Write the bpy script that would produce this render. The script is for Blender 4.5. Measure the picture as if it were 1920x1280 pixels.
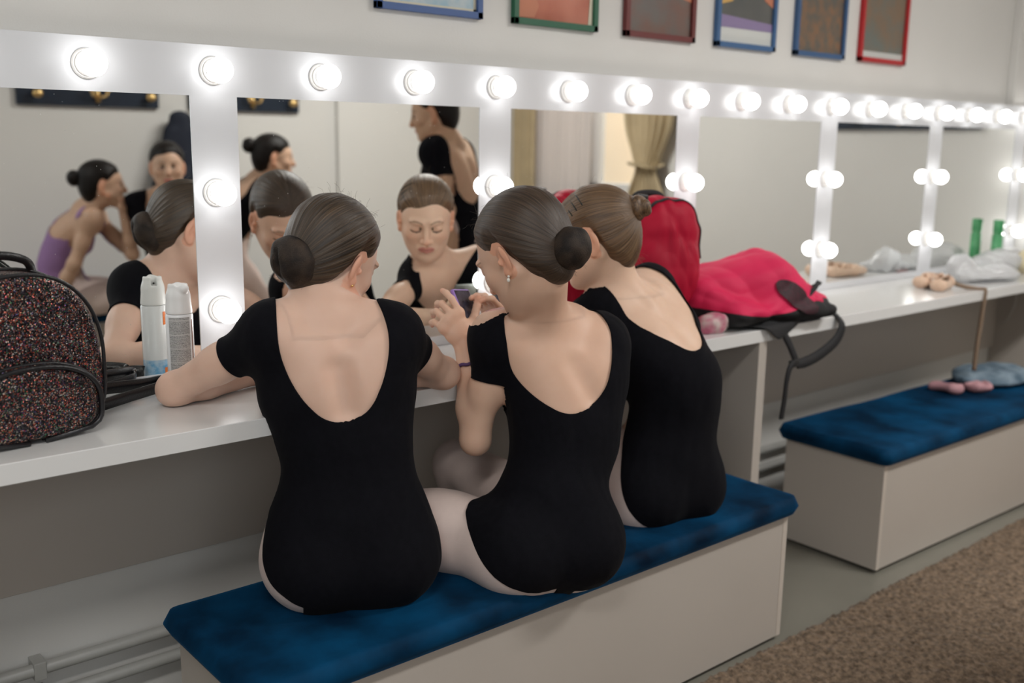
import bpy, bmesh, math, random
import numpy as np
from mathutils import Vector, Matrix
for _o in list(bpy.data.objects): bpy.data.objects.remove(_o, do_unlink=True)
SC = bpy.context.scene
COL = SC.collection
rng = np.random.default_rng(7)
random.seed(7)
R = math.radians
# ---------------------------------------------------------------- camera
cd = bpy.data.cameras.new('camera'); cam = bpy.data.objects.new('camera', cd); COL.objects.link(cam)
cd.sensor_width = 36; cd.lens = 35.447; cd.clip_start = .02
_y, _p, _r = R(40.3325), R(-11.2176), R(.8434)
_fw = Vector((math.sin(_y)*math.cos(_p), math.cos(_y)*math.cos(_p), math.sin(_p)))
_rt = Vector((math.cos(_y), -math.sin(_y), 0)); _up = _rt.cross(_fw)
_r2 = _rt*math.cos(_r)+_up*math.sin(_r); _u2 = _up*math.cos(_r)-_rt*math.sin(_r)
_M = Matrix((_r2, _u2, -_fw)).transposed().to_4x4(); _M.translation = (0, -2.02815, 1.26022)
cam.matrix_world = _M
cd.dof.use_dof = True; cd.dof.focus_distance = 1.92; cd.dof.aperture_fstop = 2.4
SC.camera = cam
# ---------------------------------------------------------------- world, daylight, exposure
SC.view_settings.view_transform = 'Standard'; SC.view_settings.look = 'None'
SC.view_settings.gamma = 1; SC.view_settings.use_curve_mapping = False
SC.view_settings.exposure = 0.13
W = bpy.data.worlds.new('world'); SC.world = W; W.use_nodes = True
W.node_tree.nodes['Background'].inputs[0].default_value = (.78, .88, 1, 1)
W.node_tree.nodes['Background'].inputs[1].default_value = 1.0
def area(name, loc, target, sx, sy, power, col):
    l = bpy.data.lights.new(name, 'AREA'); l.shape = 'RECTANGLE'; l.size = sx; l.size_y = sy; l.energy = power; l.color = col
    o = bpy.data.objects.new(name, l); COL.objects.link(o); o.location = loc
    o.rotation_euler = (Vector(target)-Vector(loc)).to_track_quat('-Z', 'Y').to_euler(); return o
XL, XR, YB, YF, ZC = -2.2, 4.72, -3.45, .05, 2.65      # room shell: left, right, back (behind camera), mirror wall, ceiling
area('window_daylight', (-.3, YB-.25, 1.65), (-.3, 0, 1.2), 2.3, 1.5, 12, (1, .965, .92))      # fill through an added, unseen window behind the camera
area('window_daylight', (XR+.5, -2.75, 2.35), (2.8, -.8, .5), 1.3, .7, 60, (.98, .97, .95))    # daylight outside the side window
for _x, _e in ((-.5, 27), (3.1, 46)): area('added_ceiling_fill', (_x, -2.0, ZC-.06), (_x, -1.95, 0), 1.2, .3, _e, (1, .975, .94))            # two added ceiling lights, unseen, brightening backs and walls from above
BULB = 7
# ---------------------------------------------------------------- materials
MATS = {}
def newmat(name):
    m = bpy.data.materials.new(name); m.use_nodes = True; MATS[name] = m
    nt = m.node_tree; return m, nt, nt.nodes['Principled BSDF']
def rgba(c): return (c[0], c[1], c[2], 1)
def pm(name, col, rough=.5, metal=0, var=0, scale=8, bump=0, bscale=60, col2=None, sheen=0, coat=0, spec=.5, trans=0, detail=3):
    m, nt, b = newmat(name)
    b.inputs['Roughness'].default_value = rough; b.inputs['Metallic'].default_value = metal
    b.inputs['Specular IOR Level'].default_value = spec
    if sheen: b.inputs['Sheen Weight'].default_value = sheen; b.inputs['Sheen Roughness'].default_value = .4
    if coat: b.inputs['Coat Weight'].default_value = coat; b.inputs['Coat Roughness'].default_value = .08
    if trans: b.inputs['Transmission Weight'].default_value = trans
    N, L = nt.nodes, nt.links
    tc = N.new('ShaderNodeTexCoord')
    if col2 is None: col2 = tuple(x*(1-var) for x in col)
    if var or col2 != col:
        n = N.new('ShaderNodeTexNoise'); n.inputs['Scale'].default_value = scale; n.inputs['Detail'].default_value = detail
        L.new(tc.outputs['Object'], n.inputs['Vector'])
        r = N.new('ShaderNodeValToRGB'); r.color_ramp.elements[0].color = rgba(col2); r.color_ramp.elements[1].color = rgba(col)
        r.color_ramp.elements[0].position = .35; r.color_ramp.elements[1].position = .65
        L.new(n.outputs[0], r.inputs[0]); L.new(r.outputs[0], b.inputs['Base Color'])
    else: b.inputs['Base Color'].default_value = rgba(col)
    if bump:
        n2 = N.new('ShaderNodeTexNoise'); n2.inputs['Scale'].default_value = bscale; n2.inputs['Detail'].default_value = 4
        L.new(tc.outputs['Object'], n2.inputs['Vector'])
        bp = N.new('ShaderNodeBump'); bp.inputs['Strength'].default_value = bump; bp.inputs['Distance'].default_value = .002
        L.new(n2.outputs[0], bp.inputs['Height']); L.new(bp.outputs[0], b.inputs['Normal'])
    return m
def attr_node(nt, name):
    a = nt.nodes.new('ShaderNodeAttribute'); a.attribute_name = name; return a
WALLM = pm('wall_paint', (.68, .67, .645), .75, var=.03, scale=2, bump=.25, bscale=220)
CEILM = pm('ceiling_paint', (.75, .74, .72), .8, bump=.1)
LAM = pm('white_laminate', (.74, .74, .735), .22, var=.015, scale=3, coat=.25)
LAMF = pm('frame_laminate', (.655, .665, .69), .2, var=.01, scale=3)
LAMB = pm('bench_laminate', (.50, .455, .41), .38, var=.03, scale=3)
EDGE = pm('edge_band', (.58, .52, .46), .5)
MIR, _nt, _b = newmat('mirror_glass')
_b.inputs['Base Color'].default_value = (.93, .94, .92, 1); _b.inputs['Metallic'].default_value = 1; _b.inputs['Roughness'].default_value = .006
# a few dust specks on the mirror
_v = _nt.nodes.new('ShaderNodeTexVoronoi'); _v.inputs['Scale'].default_value = 70
_tc = _nt.nodes.new('ShaderNodeTexCoord'); _nt.links.new(_tc.outputs['Object'], _v.inputs['Vector'])
_rp = _nt.nodes.new('ShaderNodeValToRGB'); _rp.color_ramp.elements[0].position = .035; _rp.color_ramp.elements[1].position = .05
_rp.color_ramp.elements[0].color = (.5, .5, .5, 1); _rp.color_ramp.elements[1].color = (.006, .006, .006, 1)
_nt.links.new(_v.outputs['Distance'], _rp.inputs[0]); _nt.links.new(_rp.outputs[0], _b.inputs['Roughness'])
GLOW, _nt, _b = newmat('lit_opal_glass')
_b.inputs['Base Color'].default_value = (.9, .9, .9, 1); _b.inputs['Emission Color'].default_value = (1, .985, .965, 1); _b.inputs['Emission Strength'].default_value = BULB
SOCK = pm('socket_plastic', (.72, .71, .69), .35)
FLOORM = pm('floor_vinyl', (.23, .22, .185), .32, var=.12, scale=3, bump=.05, bscale=30)
RUGM = pm('rug_pile', (.25, .18, .125), .95, col2=(.10, .072, .05), scale=70, detail=5, spec=.1, sheen=.2)
VELV = pm('blue_velvet', (.0018, .050, .125), .7, col2=(.0005, .006, .018), scale=6, detail=6, bump=.5, bscale=24, sheen=.0, spec=.08)
_b = VELV.node_tree.nodes['Principled BSDF']; _b.inputs['Sheen Weight'].default_value = .18; _b.inputs['Sheen Tint'].default_value = (.01, .30, .75, 1); _b.inputs['Sheen Roughness'].default_value = .45
PIPEM = pm('painted_pipe', (.42, .42, .40), .4, var=.08, scale=20)
COTTON = pm('black_cotton', (.0055, .0055, .008), .85, var=.2, scale=90, bump=.3, bscale=700, sheen=.02, spec=.08)
LILAC = pm('lilac_cotton', (.30, .17, .36), .85, bump=.2, bscale=500)
TIGHT = pm('pale_tights', (.74, .60, .55), .7, var=.06, scale=30, bump=.1, bscale=900, sheen=.15)
BLACKP = pm('black_plastic', (.012, .012, .013), .35)
BLACKF = pm('black_webbing', (.010, .010, .012), .75, bump=.6, bscale=500)
LEATH = pm('black_leather', (.010, .010, .012), .3, bump=.3, bscale=300)
PINK = pm('pink_nylon', (.72, .022, .10), .6, var=.12, scale=5, bump=.25, bscale=400, sheen=.05, spec=.25)
PINKD = pm('crimson_nylon', (.46, .004, .032), .55, var=.2, scale=6, bump=.25, bscale=400, sheen=.0, spec=.2)
GOLD = pm('gold_metal', (.75, .50, .2), .3, metal=1)
PEARL = pm('pearl', (.85, .82, .76), .2, coat=.5)
GOLDP = pm('gold_print', (.42, .27, .04), .5)
PURP = pm('purple_case', (.30, .17, .52), .4)
HNET = pm('hair_net', (.045, .030, .021), .6, col2=(.010, .007, .006), scale=38, detail=6, bump=.8, bscale=420, spec=.3)
# skin: colour attribute times a soft mottling
SKIN, _nt, _b = newmat('skin')
_a = attr_node(_nt, 'Col'); _n = _nt.nodes.new('ShaderNodeTexNoise'); _n.inputs['Scale'].default_value = 28; _n.inputs['Detail'].default_value = 4
_tc = _nt.nodes.new('ShaderNodeTexCoord'); _nt.links.new(_tc.outputs['Object'], _n.inputs['Vector'])
_r = _nt.nodes.new('ShaderNodeValToRGB'); _r.color_ramp.elements[0].color = (.93, .87, .85, 1); _r.color_ramp.elements[1].color = (1.03, 1.03, 1.03, 1)
_mx = _nt.nodes.new('ShaderNodeMixRGB'); _mx.blend_type = 'MULTIPLY'; _mx.inputs[0].default_value = 1
_nt.links.new(_n.outputs[0], _r.inputs[0]); _nt.links.new(_a.outputs[0], _mx.inputs[1]); _nt.links.new(_r.outputs[0], _mx.inputs[2]); _nt.links.new(_mx.outputs[0], _b.inputs['Base Color'])
_b.inputs['Roughness'].default_value = .48; _b.inputs['Subsurface Weight'].default_value = .12; _b.inputs['Subsurface Radius'].default_value = (.012, .005, .003); _b.inputs['Subsurface Scale'].default_value = 1
_b.inputs['Specular IOR Level'].default_value = .35
def hair_mat(name, dark, light, mid=.5):
    m, nt, b = newmat(name); a = attr_node(nt, 'strand'); N, L = nt.nodes, nt.links
    n = N.new('ShaderNodeTexNoise'); n.inputs['Scale'].default_value = 1; n.inputs['Detail'].default_value = 6; n.inputs['Roughness'].default_value = .65
    L.new(a.outputs['Vector'], n.inputs['Vector'])
    r = N.new('ShaderNodeValToRGB'); e = r.color_ramp.elements; e[0].position = .36; e[0].color = rgba(dark); e[1].position = .72; e[1].color = rgba(light)
    k = e.new(mid); k.color = rgba(tuple(.6*d+.4*l for d, l in zip(dark, light)))
    L.new(n.outputs[0], r.inputs[0]); L.new(r.outputs[0], b.inputs['Base Color'])
    bp = N.new('ShaderNodeBump'); bp.inputs['Strength'].default_value = .6; bp.inputs['Distance'].default_value = .0015
    L.new(n.outputs[0], bp.inputs['Height']); L.new(bp.outputs[0], b.inputs['Normal'])
    b.inputs['Roughness'].default_value = .42; b.inputs['Specular IOR Level'].default_value = .55
    return m
HAIR1 = hair_mat('dark_brown_hair', (.007, .0045, .003), (.15, .092, .05), .57)
HAIR2 = hair_mat('brown_hair', (.014, .008, .005), (.095, .057, .033))
HAIR3 = hair_mat('light_brown_hair', (.03, .016, .009), (.29, .17, .085))
HAIR4 = hair_mat('black_hair', (.003, .0025, .0025), (.016, .011, .009)); HAIR4.node_tree.nodes['Principled BSDF'].inputs['Specular IOR Level'].default_value = .2
# ---------------------------------------------------------------- object helpers
def nrm(v): v = np.array(v, float); return v/np.linalg.norm(v)
def A3(*v): return np.array(v, float)
def tag(o, label=None, cat=None, group=None, kind=None):
    if label: o['label'] = label
    if cat: o['category'] = cat
    if group: o['group'] = group
    if kind: o['kind'] = kind
    return o
def link(name, me, mat=None, parent=None, smooth=True):
    o = bpy.data.objects.new(name, me); COL.objects.link(o)
    for m in (mat if isinstance(mat, (list, tuple)) else [mat]):
        if m: me.materials.append(m)
    if parent: o.parent = parent
    if smooth: me.polygons.foreach_set('use_smooth', [True]*len(me.polygons))
    return o
def empty(name, loc=(0, 0, 0)):
    o = bpy.data.objects.new(name, None); COL.objects.link(o); o.location = loc; o.empty_display_size = .1; return o
class MB:
    """collects shapes in world (or local) coordinates and links them as one mesh object"""
    def __init__(s): s.bm = bmesh.new(); s.mi = 0
    def _f(s, vs):
        try:
            f = s.bm.faces.new(vs); f.material_index = s.mi; return f
        except ValueError: return None
    def box(s, a, b, bev=0, seg=2):
        t = bmesh.new(); bmesh.ops.create_cube(t, size=1)
        for v in t.verts: v.co = Vector([(a[i]+b[i])/2+v.co[i]*(b[i]-a[i]) for i in range(3)])
        if bev: bmesh.ops.bevel(t, geom=list(t.edges), offset=bev, segments=seg, profile=.6, affect='EDGES')
        s.add(t); return s
    def add(s, t, M=None):
        if M is not None: t.transform(M)
        mp = {v: s.bm.verts.new(v.co) for v in t.verts}
        for f in t.faces:
            g = s._f([mp[v] for v in f.verts])
        t.free(); return s
    def sphere(s, c, r, sc=(1, 1, 1), seg=20, ring=12):
        t = bmesh.new(); bmesh.ops.create_uvsphere(t, u_segments=seg, v_segments=ring, radius=r)
        for v in t.verts: v.co = Vector((v.co.x*sc[0]+c[0], v.co.y*sc[1]+c[1], v.co.z*sc[2]+c[2]))
        return s.add(t)
    def tube(s, pts, r, n=8, closed=False, cap=True, flat=None, up=None):
        """sweep; r scalar/list; flat=(w,h) rectangular-ish ribbon section using reference up vectors"""
        P = [Vector(p) for p in pts]; m = len(P); rings = []
        rr = r if isinstance(r, (list, tuple)) else [r]*m
        prev = None
        for i in range(m):
            if closed: t = (P[(i+1) % m]-P[i-1]).normalized()
            else: t = (P[min(i+1, m-1)]-P[max(i-1, 0)]).normalized()
            if up is not None:
                u = Vector(up[i] if isinstance(up, list) else up); a = t.cross(u).normalized()
            elif prev is None:
                u = Vector((0, 0, 1)) if abs(t.z) < .9 else Vector((1, 0, 0)); a = t.cross(u).normalized()
            else:
                a = (prev-t*prev.dot(t)).normalized()
            b = a.cross(t).normalized(); prev = a
            if flat:
                w, h = flat; ring = [P[i]+a*x*w/2+b*y*h/2 for x, y in ((-1, -1), (1, -1), (1, 1), (-1, 1))]
            else: ring = [P[i]+(a*math.cos(2*math.pi*k/n)+b*math.sin(2*math.pi*k/n))*rr[i] for k in range(n)]
            rings.append([s.bm.verts.new(q) for q in ring])
        k = len(rings[0])
        for i in range(m if closed else m-1):
            A, B = rings[i], rings[(i+1) % m]
            for j in range(k): s._f([A[j], A[(j+1) % k], B[(j+1) % k], B[j]])
        if cap and not closed: s._f(rings[0][::-1]); s._f(rings[-1])
        return s
    def lathe(s, c, prof, n=32, axis='Z'):
        """prof: list of (radius, height along axis)"""
        ax = {'Z': (Vector((1, 0, 0)), Vector((0, 1, 0)), Vector((0, 0, 1))), 'Y': (Vector((1, 0, 0)), Vector((0, 0, -1)), Vector((0, 1, 0))), '-Y': (Vector((1, 0, 0)), Vector((0, 0, 1)), Vector((0, -1, 0)))}[axis]
        c = Vector(c); rings = []
        for r, h in prof:
            if r < 1e-6: rings.append([s.bm.verts.new(c+ax[2]*h)])
            else: rings.append([s.bm.verts.new(c+ax[2]*h+(ax[0]*math.cos(2*math.pi*k/n)+ax[1]*math.sin(2*math.pi*k/n))*r) for k in range(n)])
        for A, B in zip(rings, rings[1:]):
            for k in range(n):
                if len(A) == 1 and len(B) == 1: continue
                if len(A) == 1: s._f([A[0], B[(k+1) % n], B[k]][::-1])
                elif len(B) == 1: s._f([A[k], A[(k+1) % n], B[0]])
                else: s._f([A[k], A[(k+1) % n], B[(k+1) % n], B[k]])
        return s
    def quad(s, *p): s._f([s.bm.verts.new(q) for q in p]); return s
    def build(s, name, mat, parent=None, smooth=False, origin=None):
        bmesh.ops.recalc_face_normals(s.bm, faces=s.bm.faces)
        me = bpy.data.meshes.new(name)
        if origin is not None: bmesh.ops.translate(s.bm, verts=s.bm.verts, vec=-Vector(origin))
        s.bm.to_mesh(me); s.bm.free(); o = link(name, me, mat, parent, smooth)
        if origin is not None: o.location = origin
        if smooth == 'auto':
            me.set_sharp_from_angle(angle=R(38))
        return o
def spline(pts, n=8):
    """Catmull-Rom through pts"""
    P = [Vector(p) for p in pts]; P = [P[0]*2-P[1]]+P+[P[-1]*2-P[-2]]; out = []
    for i in range(1, len(P)-2):
        for k in range(n):
            t = k/n; a, b, c, d = P[i-1], P[i], P[i+1], P[i+2]
            out.append(.5*((2*b)+(c-a)*t+(2*a-5*b+4*c-d)*t*t+(3*b-a-3*c+d)*t**3))
    out.append(P[-2]); return out
# ---------------------------------------------------------------- signed-distance modelling
F32 = np.float32
class Field:
    """smooth union / subtraction of soft primitives evaluated on a grid and polygonised"""
    def __init__(s): s.ops = []
    def _add(s, fn, lo, hi, k, mode): s.ops.append((fn, np.array(lo, float), np.array(hi, float), k, mode)); return s
    def cone(s, a, b, r1, r2=None, k=.02, mode='u'):
        r2 = r1 if r2 is None else r2; a = np.array(a, float); b = np.array(b, float); ab = b-a; L2 = max(ab@ab, 1e-12); m = max(r1, r2)
        def fn(p):
            t = np.clip((p-a)@ab/L2, 0, 1); return np.linalg.norm(p-a-t[..., None]*ab, axis=-1)-(r1+(r2-r1)*t)
        return s._add(fn, np.minimum(a, b)-m, np.maximum(a, b)+m, k, mode)
    def ell(s, c, r, M=None, k=.02, mode='u'):
        c = np.array(c, float); r = np.array(r, float); M = np.eye(3) if M is None else np.array(M, float)
        def fn(p):
            q = (p-c)@M; k0 = np.linalg.norm(q/r, axis=-1); k1 = np.linalg.norm(q/(r*r), axis=-1)
            return k0*(k0-1)/np.maximum(k1, 1e-9)
        e = np.abs(M)@r
        return s._add(fn, c-e, c+e, k, mode)
    def eseg(s, a, b, side, w1, d1, w2, d2, k=.03, mode='u', cap=1.0):
        a = np.array(a, float); b = np.array(b, float); ab = b-a; L = np.linalg.norm(ab); t_ = ab/L
        sd = np.array(side, float); sd = sd-t_*(sd@t_); sd /= np.linalg.norm(sd); dp = np.cross(sd, t_)
        def fn(p):
            q = p-a; u = q@t_; t = np.clip(u/L, 0, 1); w = w1+(w2-w1)*t; d = d1+(d2-d1)*t; ex = u-t*L; c = np.minimum(w, d)*cap
            x = q@sd; y = q@dp
            k0 = np.sqrt((x/w)**2+(y/d)**2+(ex/c)**2); k1 = np.sqrt((x/w**2)**2+(y/d**2)**2+(ex/c**2)**2)
            return k0*(k0-1)/np.maximum(k1, 1e-9)
        m = max(w1, w2, d1, d2)
        return s._add(fn, np.minimum(a, b)-m, np.maximum(a, b)+m, k, mode)
    def rbox(s, c, h, r, M=None, k=.01, mode='u'):
        c = np.array(c, float); h = np.array(h, float)-r; M = np.eye(3) if M is None else np.array(M, float)
        def fn(p):
            q = np.abs((p-c)@M)-h; return np.linalg.norm(np.maximum(q, 0), axis=-1)+np.minimum(q.max(-1), 0)-r
        e = np.abs(M)@(h+r)
        return s._add(fn, c-e, c+e, k, mode)
    def func(s, fn, lo, hi, k=.01, mode='u'): return s._add(fn, lo, hi, k, mode)
    def grid(s, lo, hi, h, disp=None):
        lo = np.array(lo, float); n = np.ceil((np.array(hi, float)-lo)/h).astype(int)+1
        D = np.full(n, .3, F32)
        ax = [lo[i]+h*np.arange(n[i]) for i in range(3)]
        for fn, a, b, k, mode in s.ops:
            mg = k+.02+h
            i0 = np.clip(np.floor((a-mg-lo)/h).astype(int), 0, n); i1 = np.clip(np.ceil((b+mg-lo)/h).astype(int)+1, 0, n)
            if np.any(i1-i0 < 1): continue
            sl = tuple(slice(i0[i], i1[i]) for i in range(3))
            p = np.stack(np.meshgrid(ax[0][sl[0]], ax[1][sl[1]], ax[2][sl[2]], indexing='ij'), -1)
            d = fn(p).astype(F32); A = D[sl]
            if mode == 'u':
                hh = np.maximum(k-np.abs(A-d), 0)/k; D[sl] = np.minimum(A, d)-hh*hh*k*.25
            elif mode == 's':
                hh = np.maximum(k-np.abs(A+d), 0)/k; D[sl] = np.maximum(A, -d)+hh*hh*k*.25
            elif mode == 'i':
                D[sl] = np.maximum(A, d)
            elif mode == 'd': D[sl] = A+d
        return Grid(D, lo, h)
class Grid:
    def __init__(s, D, lo, h): s.D, s.lo, s.h = D, lo, h
    def pts(s):
        n = s.D.shape; return np.stack(np.meshgrid(*[s.lo[i]+s.h*np.arange(n[i]) for i in range(3)], indexing='ij'), -1)
    def near(s, w=.03):
        idx = np.argwhere(np.abs(s.D) < w); return idx, s.lo+idx*s.h
    def sample(s, V, D=None):
        D = s.D if D is None else D; n = np.array(D.shape[:3])
        q = (V-s.lo)/s.h; i = np.clip(np.floor(q).astype(int), 0, n-2); f = np.clip(q-i, 0, 1)
        out = 0
        for dx in (0, 1):
            for dy in (0, 1):
                for dz in (0, 1):
                    w = np.where(dx, f[:, 0], 1-f[:, 0])*np.where(dy, f[:, 1], 1-f[:, 1])*np.where(dz, f[:, 2], 1-f[:, 2])
                    out = out+w*D[i[:, 0]+dx, i[:, 1]+dy, i[:, 2]+dz]
        return out
    def grad(s, V):
        e = s.h; g = np.stack([s.sample(V+np.eye(3)[i]*e)-s.sample(V-np.eye(3)[i]*e) for i in range(3)], -1)
        return g/np.maximum(np.linalg.norm(g, axis=1, keepdims=True), 1e-9)
    def mesh(s, iso=0.0):
        D = s.D-F32(iso); S = D < 0; n = S.shape
        C = np.zeros((n[0]-1, n[1]-1, n[2]-1), np.uint8)
        for dx in (0, 1):
            for dy in (0, 1):
                for dz in (0, 1): C += S[dx:n[0]-1+dx, dy:n[1]-1+dy, dz:n[2]-1+dz]
        act = (C > 0) & (C < 8); ci = np.argwhere(act); m = len(ci)
        idx = np.full(act.shape, -1, np.int64); idx[tuple(ci.T)] = np.arange(m)
        acc = np.zeros((m, 3)); cnt = np.zeros(m)
        cor = [(dx, dy, dz) for dx in (0, 1) for dy in (0, 1) for dz in (0, 1)]
        val = {c: D[ci[:, 0]+c[0], ci[:, 1]+c[1], ci[:, 2]+c[2]] for c in cor}
        for c in cor:
            for a in range(3):
                if c[a] == 0:
                    d = list(c); d[a] = 1; d = tuple(d); va, vb = val[c], val[d]; cr = (va < 0) != (vb < 0)
                    t = np.where(cr, va/np.where(cr, va-vb, 1), 0); q = np.zeros((m, 3)); q[:] = c; q[:, a] = t
                    acc += q*cr[:, None]; cnt += cr
        V = s.lo+(ci+acc/cnt[:, None])*s.h
        Q = []
        for a in range(3):
            b, c = (a+1) % 3, (a+2) % 3
            s0 = [slice(None)]*3; s1 = [slice(None)]*3; s0[a] = slice(0, n[a]-1); s1[a] = slice(1, n[a])
            A, B = S[tuple(s0)], S[tuple(s1)]; e = np.argwhere(A != B)
            ok = (e[:, b] > 0) & (e[:, c] > 0) & (e[:, b] < n[b]-1) & (e[:, c] < n[c]-1); e = e[ok]
            flip = A[tuple(e.T)]
            def at(db, dc):
                w = e.copy(); w[:, b] -= db; w[:, c] -= dc; return idx[tuple(w.T)]
            q = np.stack([at(1, 1), at(0, 1), at(0, 0), at(1, 0)], -1)
            q[~flip] = q[~flip][:, ::-1]; Q.append(q)
        return V, np.concatenate(Q)
def clip_mesh(V, Q, g, extra=()):
    """keep the part of a quad mesh where g>0, cutting faces exactly on g=0"""
    g = np.where(np.abs(g) < 1e-7, 1e-7, g); keep = g > 0; kk = keep[Q].sum(1)
    faces = [tuple(f) for f in Q[kk == 4]]; new = []; cache = {}; n0 = len(V)
    for f in Q[(kk > 0) & (kk < 4)]:
        out = []
        for i in range(4):
            a, b = int(f[i]), int(f[(i+1) % 4])
            if keep[a]: out.append(a)
            if keep[a] != keep[b]:
                key = (min(a, b), max(a, b))
                if key not in cache:
                    t = g[a]/(g[a]-g[b]); cache[key] = n0+len(new); new.append(V[a]+(V[b]-V[a])*t)
                out.append(cache[key])
        if len(out) > 2: faces.append(tuple(out))
    V = np.concatenate([V, np.array(new).reshape(-1, 3)]); used = np.unique(np.concatenate([np.array(f) for f in faces])) if faces else np.array([], int)
    mp = np.full(len(V), -1); mp[used] = np.arange(len(used))
    return V[used], [tuple(int(mp[i]) for i in f) for f in faces]
def np_obj(name, V, faces, mat, parent=None, normals=None, attrs=None, origin=None, smooth=True):
    me = bpy.data.meshes.new(name)
    if origin is not None: V = V-np.array(origin)
    if isinstance(faces, np.ndarray):
        nf = len(faces); me.vertices.add(len(V)); me.vertices.foreach_set('co', V.astype(F32).ravel())
        me.loops.add(nf*4); me.loops.foreach_set('vertex_index', faces.astype(np.int32).ravel())
        me.polygons.add(nf); me.polygons.foreach_set('loop_start', np.arange(0, nf*4, 4, dtype=np.int32)); me.update(calc_edges=True)
    else: me.from_pydata([tuple(v) for v in V.tolist()], [], faces)
    me.validate(); o = link(name, me, mat, parent, smooth)
    for k, (ty, a) in (attrs or {}).items():
        at = me.attributes.new(k, ty, 'POINT')
        at.data.foreach_set('color' if ty == 'FLOAT_COLOR' else 'vector', np.asarray(a, F32).ravel())
    if normals is not None and len(me.vertices) == len(V): me.normals_split_custom_set_from_vertices([tuple(x) for x in normals.tolist()])
    if origin is not None: o.location = origin
    return o
def crease(seed, amp, freq, n=7):
    r = np.random.default_rng(seed); K = r.normal(size=(n, 3)); K /= np.linalg.norm(K, axis=1, keepdims=True); K *= freq*r.uniform(.5, 1.3, (n, 1)); ph = r.uniform(0, 6.28, n); K2 = r.normal(size=(n, 3))*freq*.55
    def fn(p):
        out = 0
        for k_, f_, k2 in zip(K, ph, K2): out = out+(np.abs(np.sin(p@k_+f_+1.3*np.sin(p@k2+f_)))-.64)
        return -amp*out/math.sqrt(n)
    return fn
def lumpy(seed, amp, freq, n=24):
    r = np.random.default_rng(seed); K = r.normal(size=(n, 3)); K /= np.linalg.norm(K, axis=1, keepdims=True); K *= freq*r.uniform(.5, 1.6, (n, 1)); ph = r.uniform(0, 6.28, n)
    def fn(p): 
        out = 0
        for k_, f_ in zip(K, ph): out = out+np.sin(p@k_+f_)
        return amp*out/math.sqrt(n)
    return fn
# ================================================================ the room
def struct(name, mb, mat, smooth=False): o = mb.build(name, mat, None, smooth); o['kind'] = 'structure'; return o
struct('floor', MB().box((XL-.1, YB-.1, -.1), (XR+.1, YF+.1, 0)), FLOORM)
struct('ceiling', MB().box((XL-.1, YB-.1, ZC), (XR+.1, YF+.1, ZC+.1)), CEILM)
struct('wall_front', MB().box((XL-.1, YF, 0), (XR+.1, YF+.1, ZC)), WALLM)
struct('wall_left', MB().box((XL-.1, YB, 0), (XL, YF, ZC)), WALLM)
def wall_hole(name, axis, pos, u0, u1, h):     # wall with one window opening (a0,a1,z0,z1)
    a0, a1, z0, z1 = h; m = MB()
    for (x0, x1, c0, c1) in ((u0, a0, 0, ZC), (a1, u1, 0, ZC), (a0, a1, 0, z0), (a0, a1, z1, ZC)):
        if axis == 'y': m.box((x0, pos[0], c0), (x1, pos[1], c1))
        else: m.box((pos[0], x0, c0), (pos[1], x1, c1))
    struct(name, m, WALLM)
wall_hole('wall_back', 'y', (YB-.1, YB), XL-.1, XR+.1, (-1.45, .85, .9, 2.4))
wall_hole('wall_right', 'x', (XR, XR+.1), YB, YF, (-3.3, -2.2, .95, 2.35))
struct('trim_1', MB().box((3.22, YB, 0), (XR, YB+.035, ZC)), WALLM)             # flat pilaster on the back wall
struct('trim_2', MB().box((4.585, YF-.035, 1.44), (4.70, YF, ZC), .004), WALLM)   # boxed-in riser in the corner above the frame
WINF = pm('window_plastic', (.62, .61, .60), .4)
GLASS, _nt, _b = newmat('window_glass'); _nt.nodes.remove(_b)     # thin clear pane
_t = _nt.nodes.new('ShaderNodeBsdfTransparent'); _t.inputs[0].default_value = (.96, .97, .97, 1); _g = _nt.nodes.new('ShaderNodeBsdfGlossy'); _g.inputs['Roughness'].default_value = .02
_w = _nt.nodes.new('ShaderNodeLayerWeight'); _w.inputs[0].default_value = .25; _f = _nt.nodes.new('ShaderNodeMath'); _f.operation = 'POWER'; _f.inputs[1].default_value = 3; _nt.links.new(_w.outputs['Facing'], _f.inputs[0]); _m = _nt.nodes.new('ShaderNodeMixShader')
_nt.links.new(_f.outputs[0], _m.inputs[0]); _nt.links.new(_t.outputs[0], _m.inputs[1]); _nt.links.new(_g.outputs[0], _m.inputs[2]); _nt.links.new(_m.outputs[0], _nt.nodes['Material Output'].inputs[0])
def window(name, axis, c0, c1, u0, u1, z0, z1, mull):
    m = MB(); fw = .055
    def bx(a, b, za, zb):
        if axis == 'x': m.box((c0, a, za), (c1, b, zb), .004)
        else: m.box((a, c0, za), (b, c1, zb), .004)
    bx(u0, u1, z0, z0+fw); bx(u0, u1, z1-fw, z1); bx(u0, u0+fw, z0, z1); bx(u1-fw, u1, z0, z1)
    for u in mull: bx(u-.05, u+.05, z0, z1)
    f = struct(name, m, WINF)
    g = MB(); c = (c0+c1)/2
    if axis == 'x': g.box((c-.003, u0+.02, z0+.02), (c+.003, u1-.02, z1-.02))
    else: g.box((u0+.02, c-.003, z0+.02), (u1-.02, c+.003, z1-.02))
    g.build('window_pane', GLASS, f)
window('window_1', 'x', XR+.02, XR+.07, -3.3, -2.2, .95, 2.35, (-2.75,))
window('added_window', 'y', YB-.07, YB-.02, -1.45, .85, .9, 2.4, (-.3,))  # added window, out of view, to light the dancers' backs
# warm house wall seen through the side window
FACADE = pm('sunlit_plaster', (.95, .74, .52), .9); 
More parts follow.
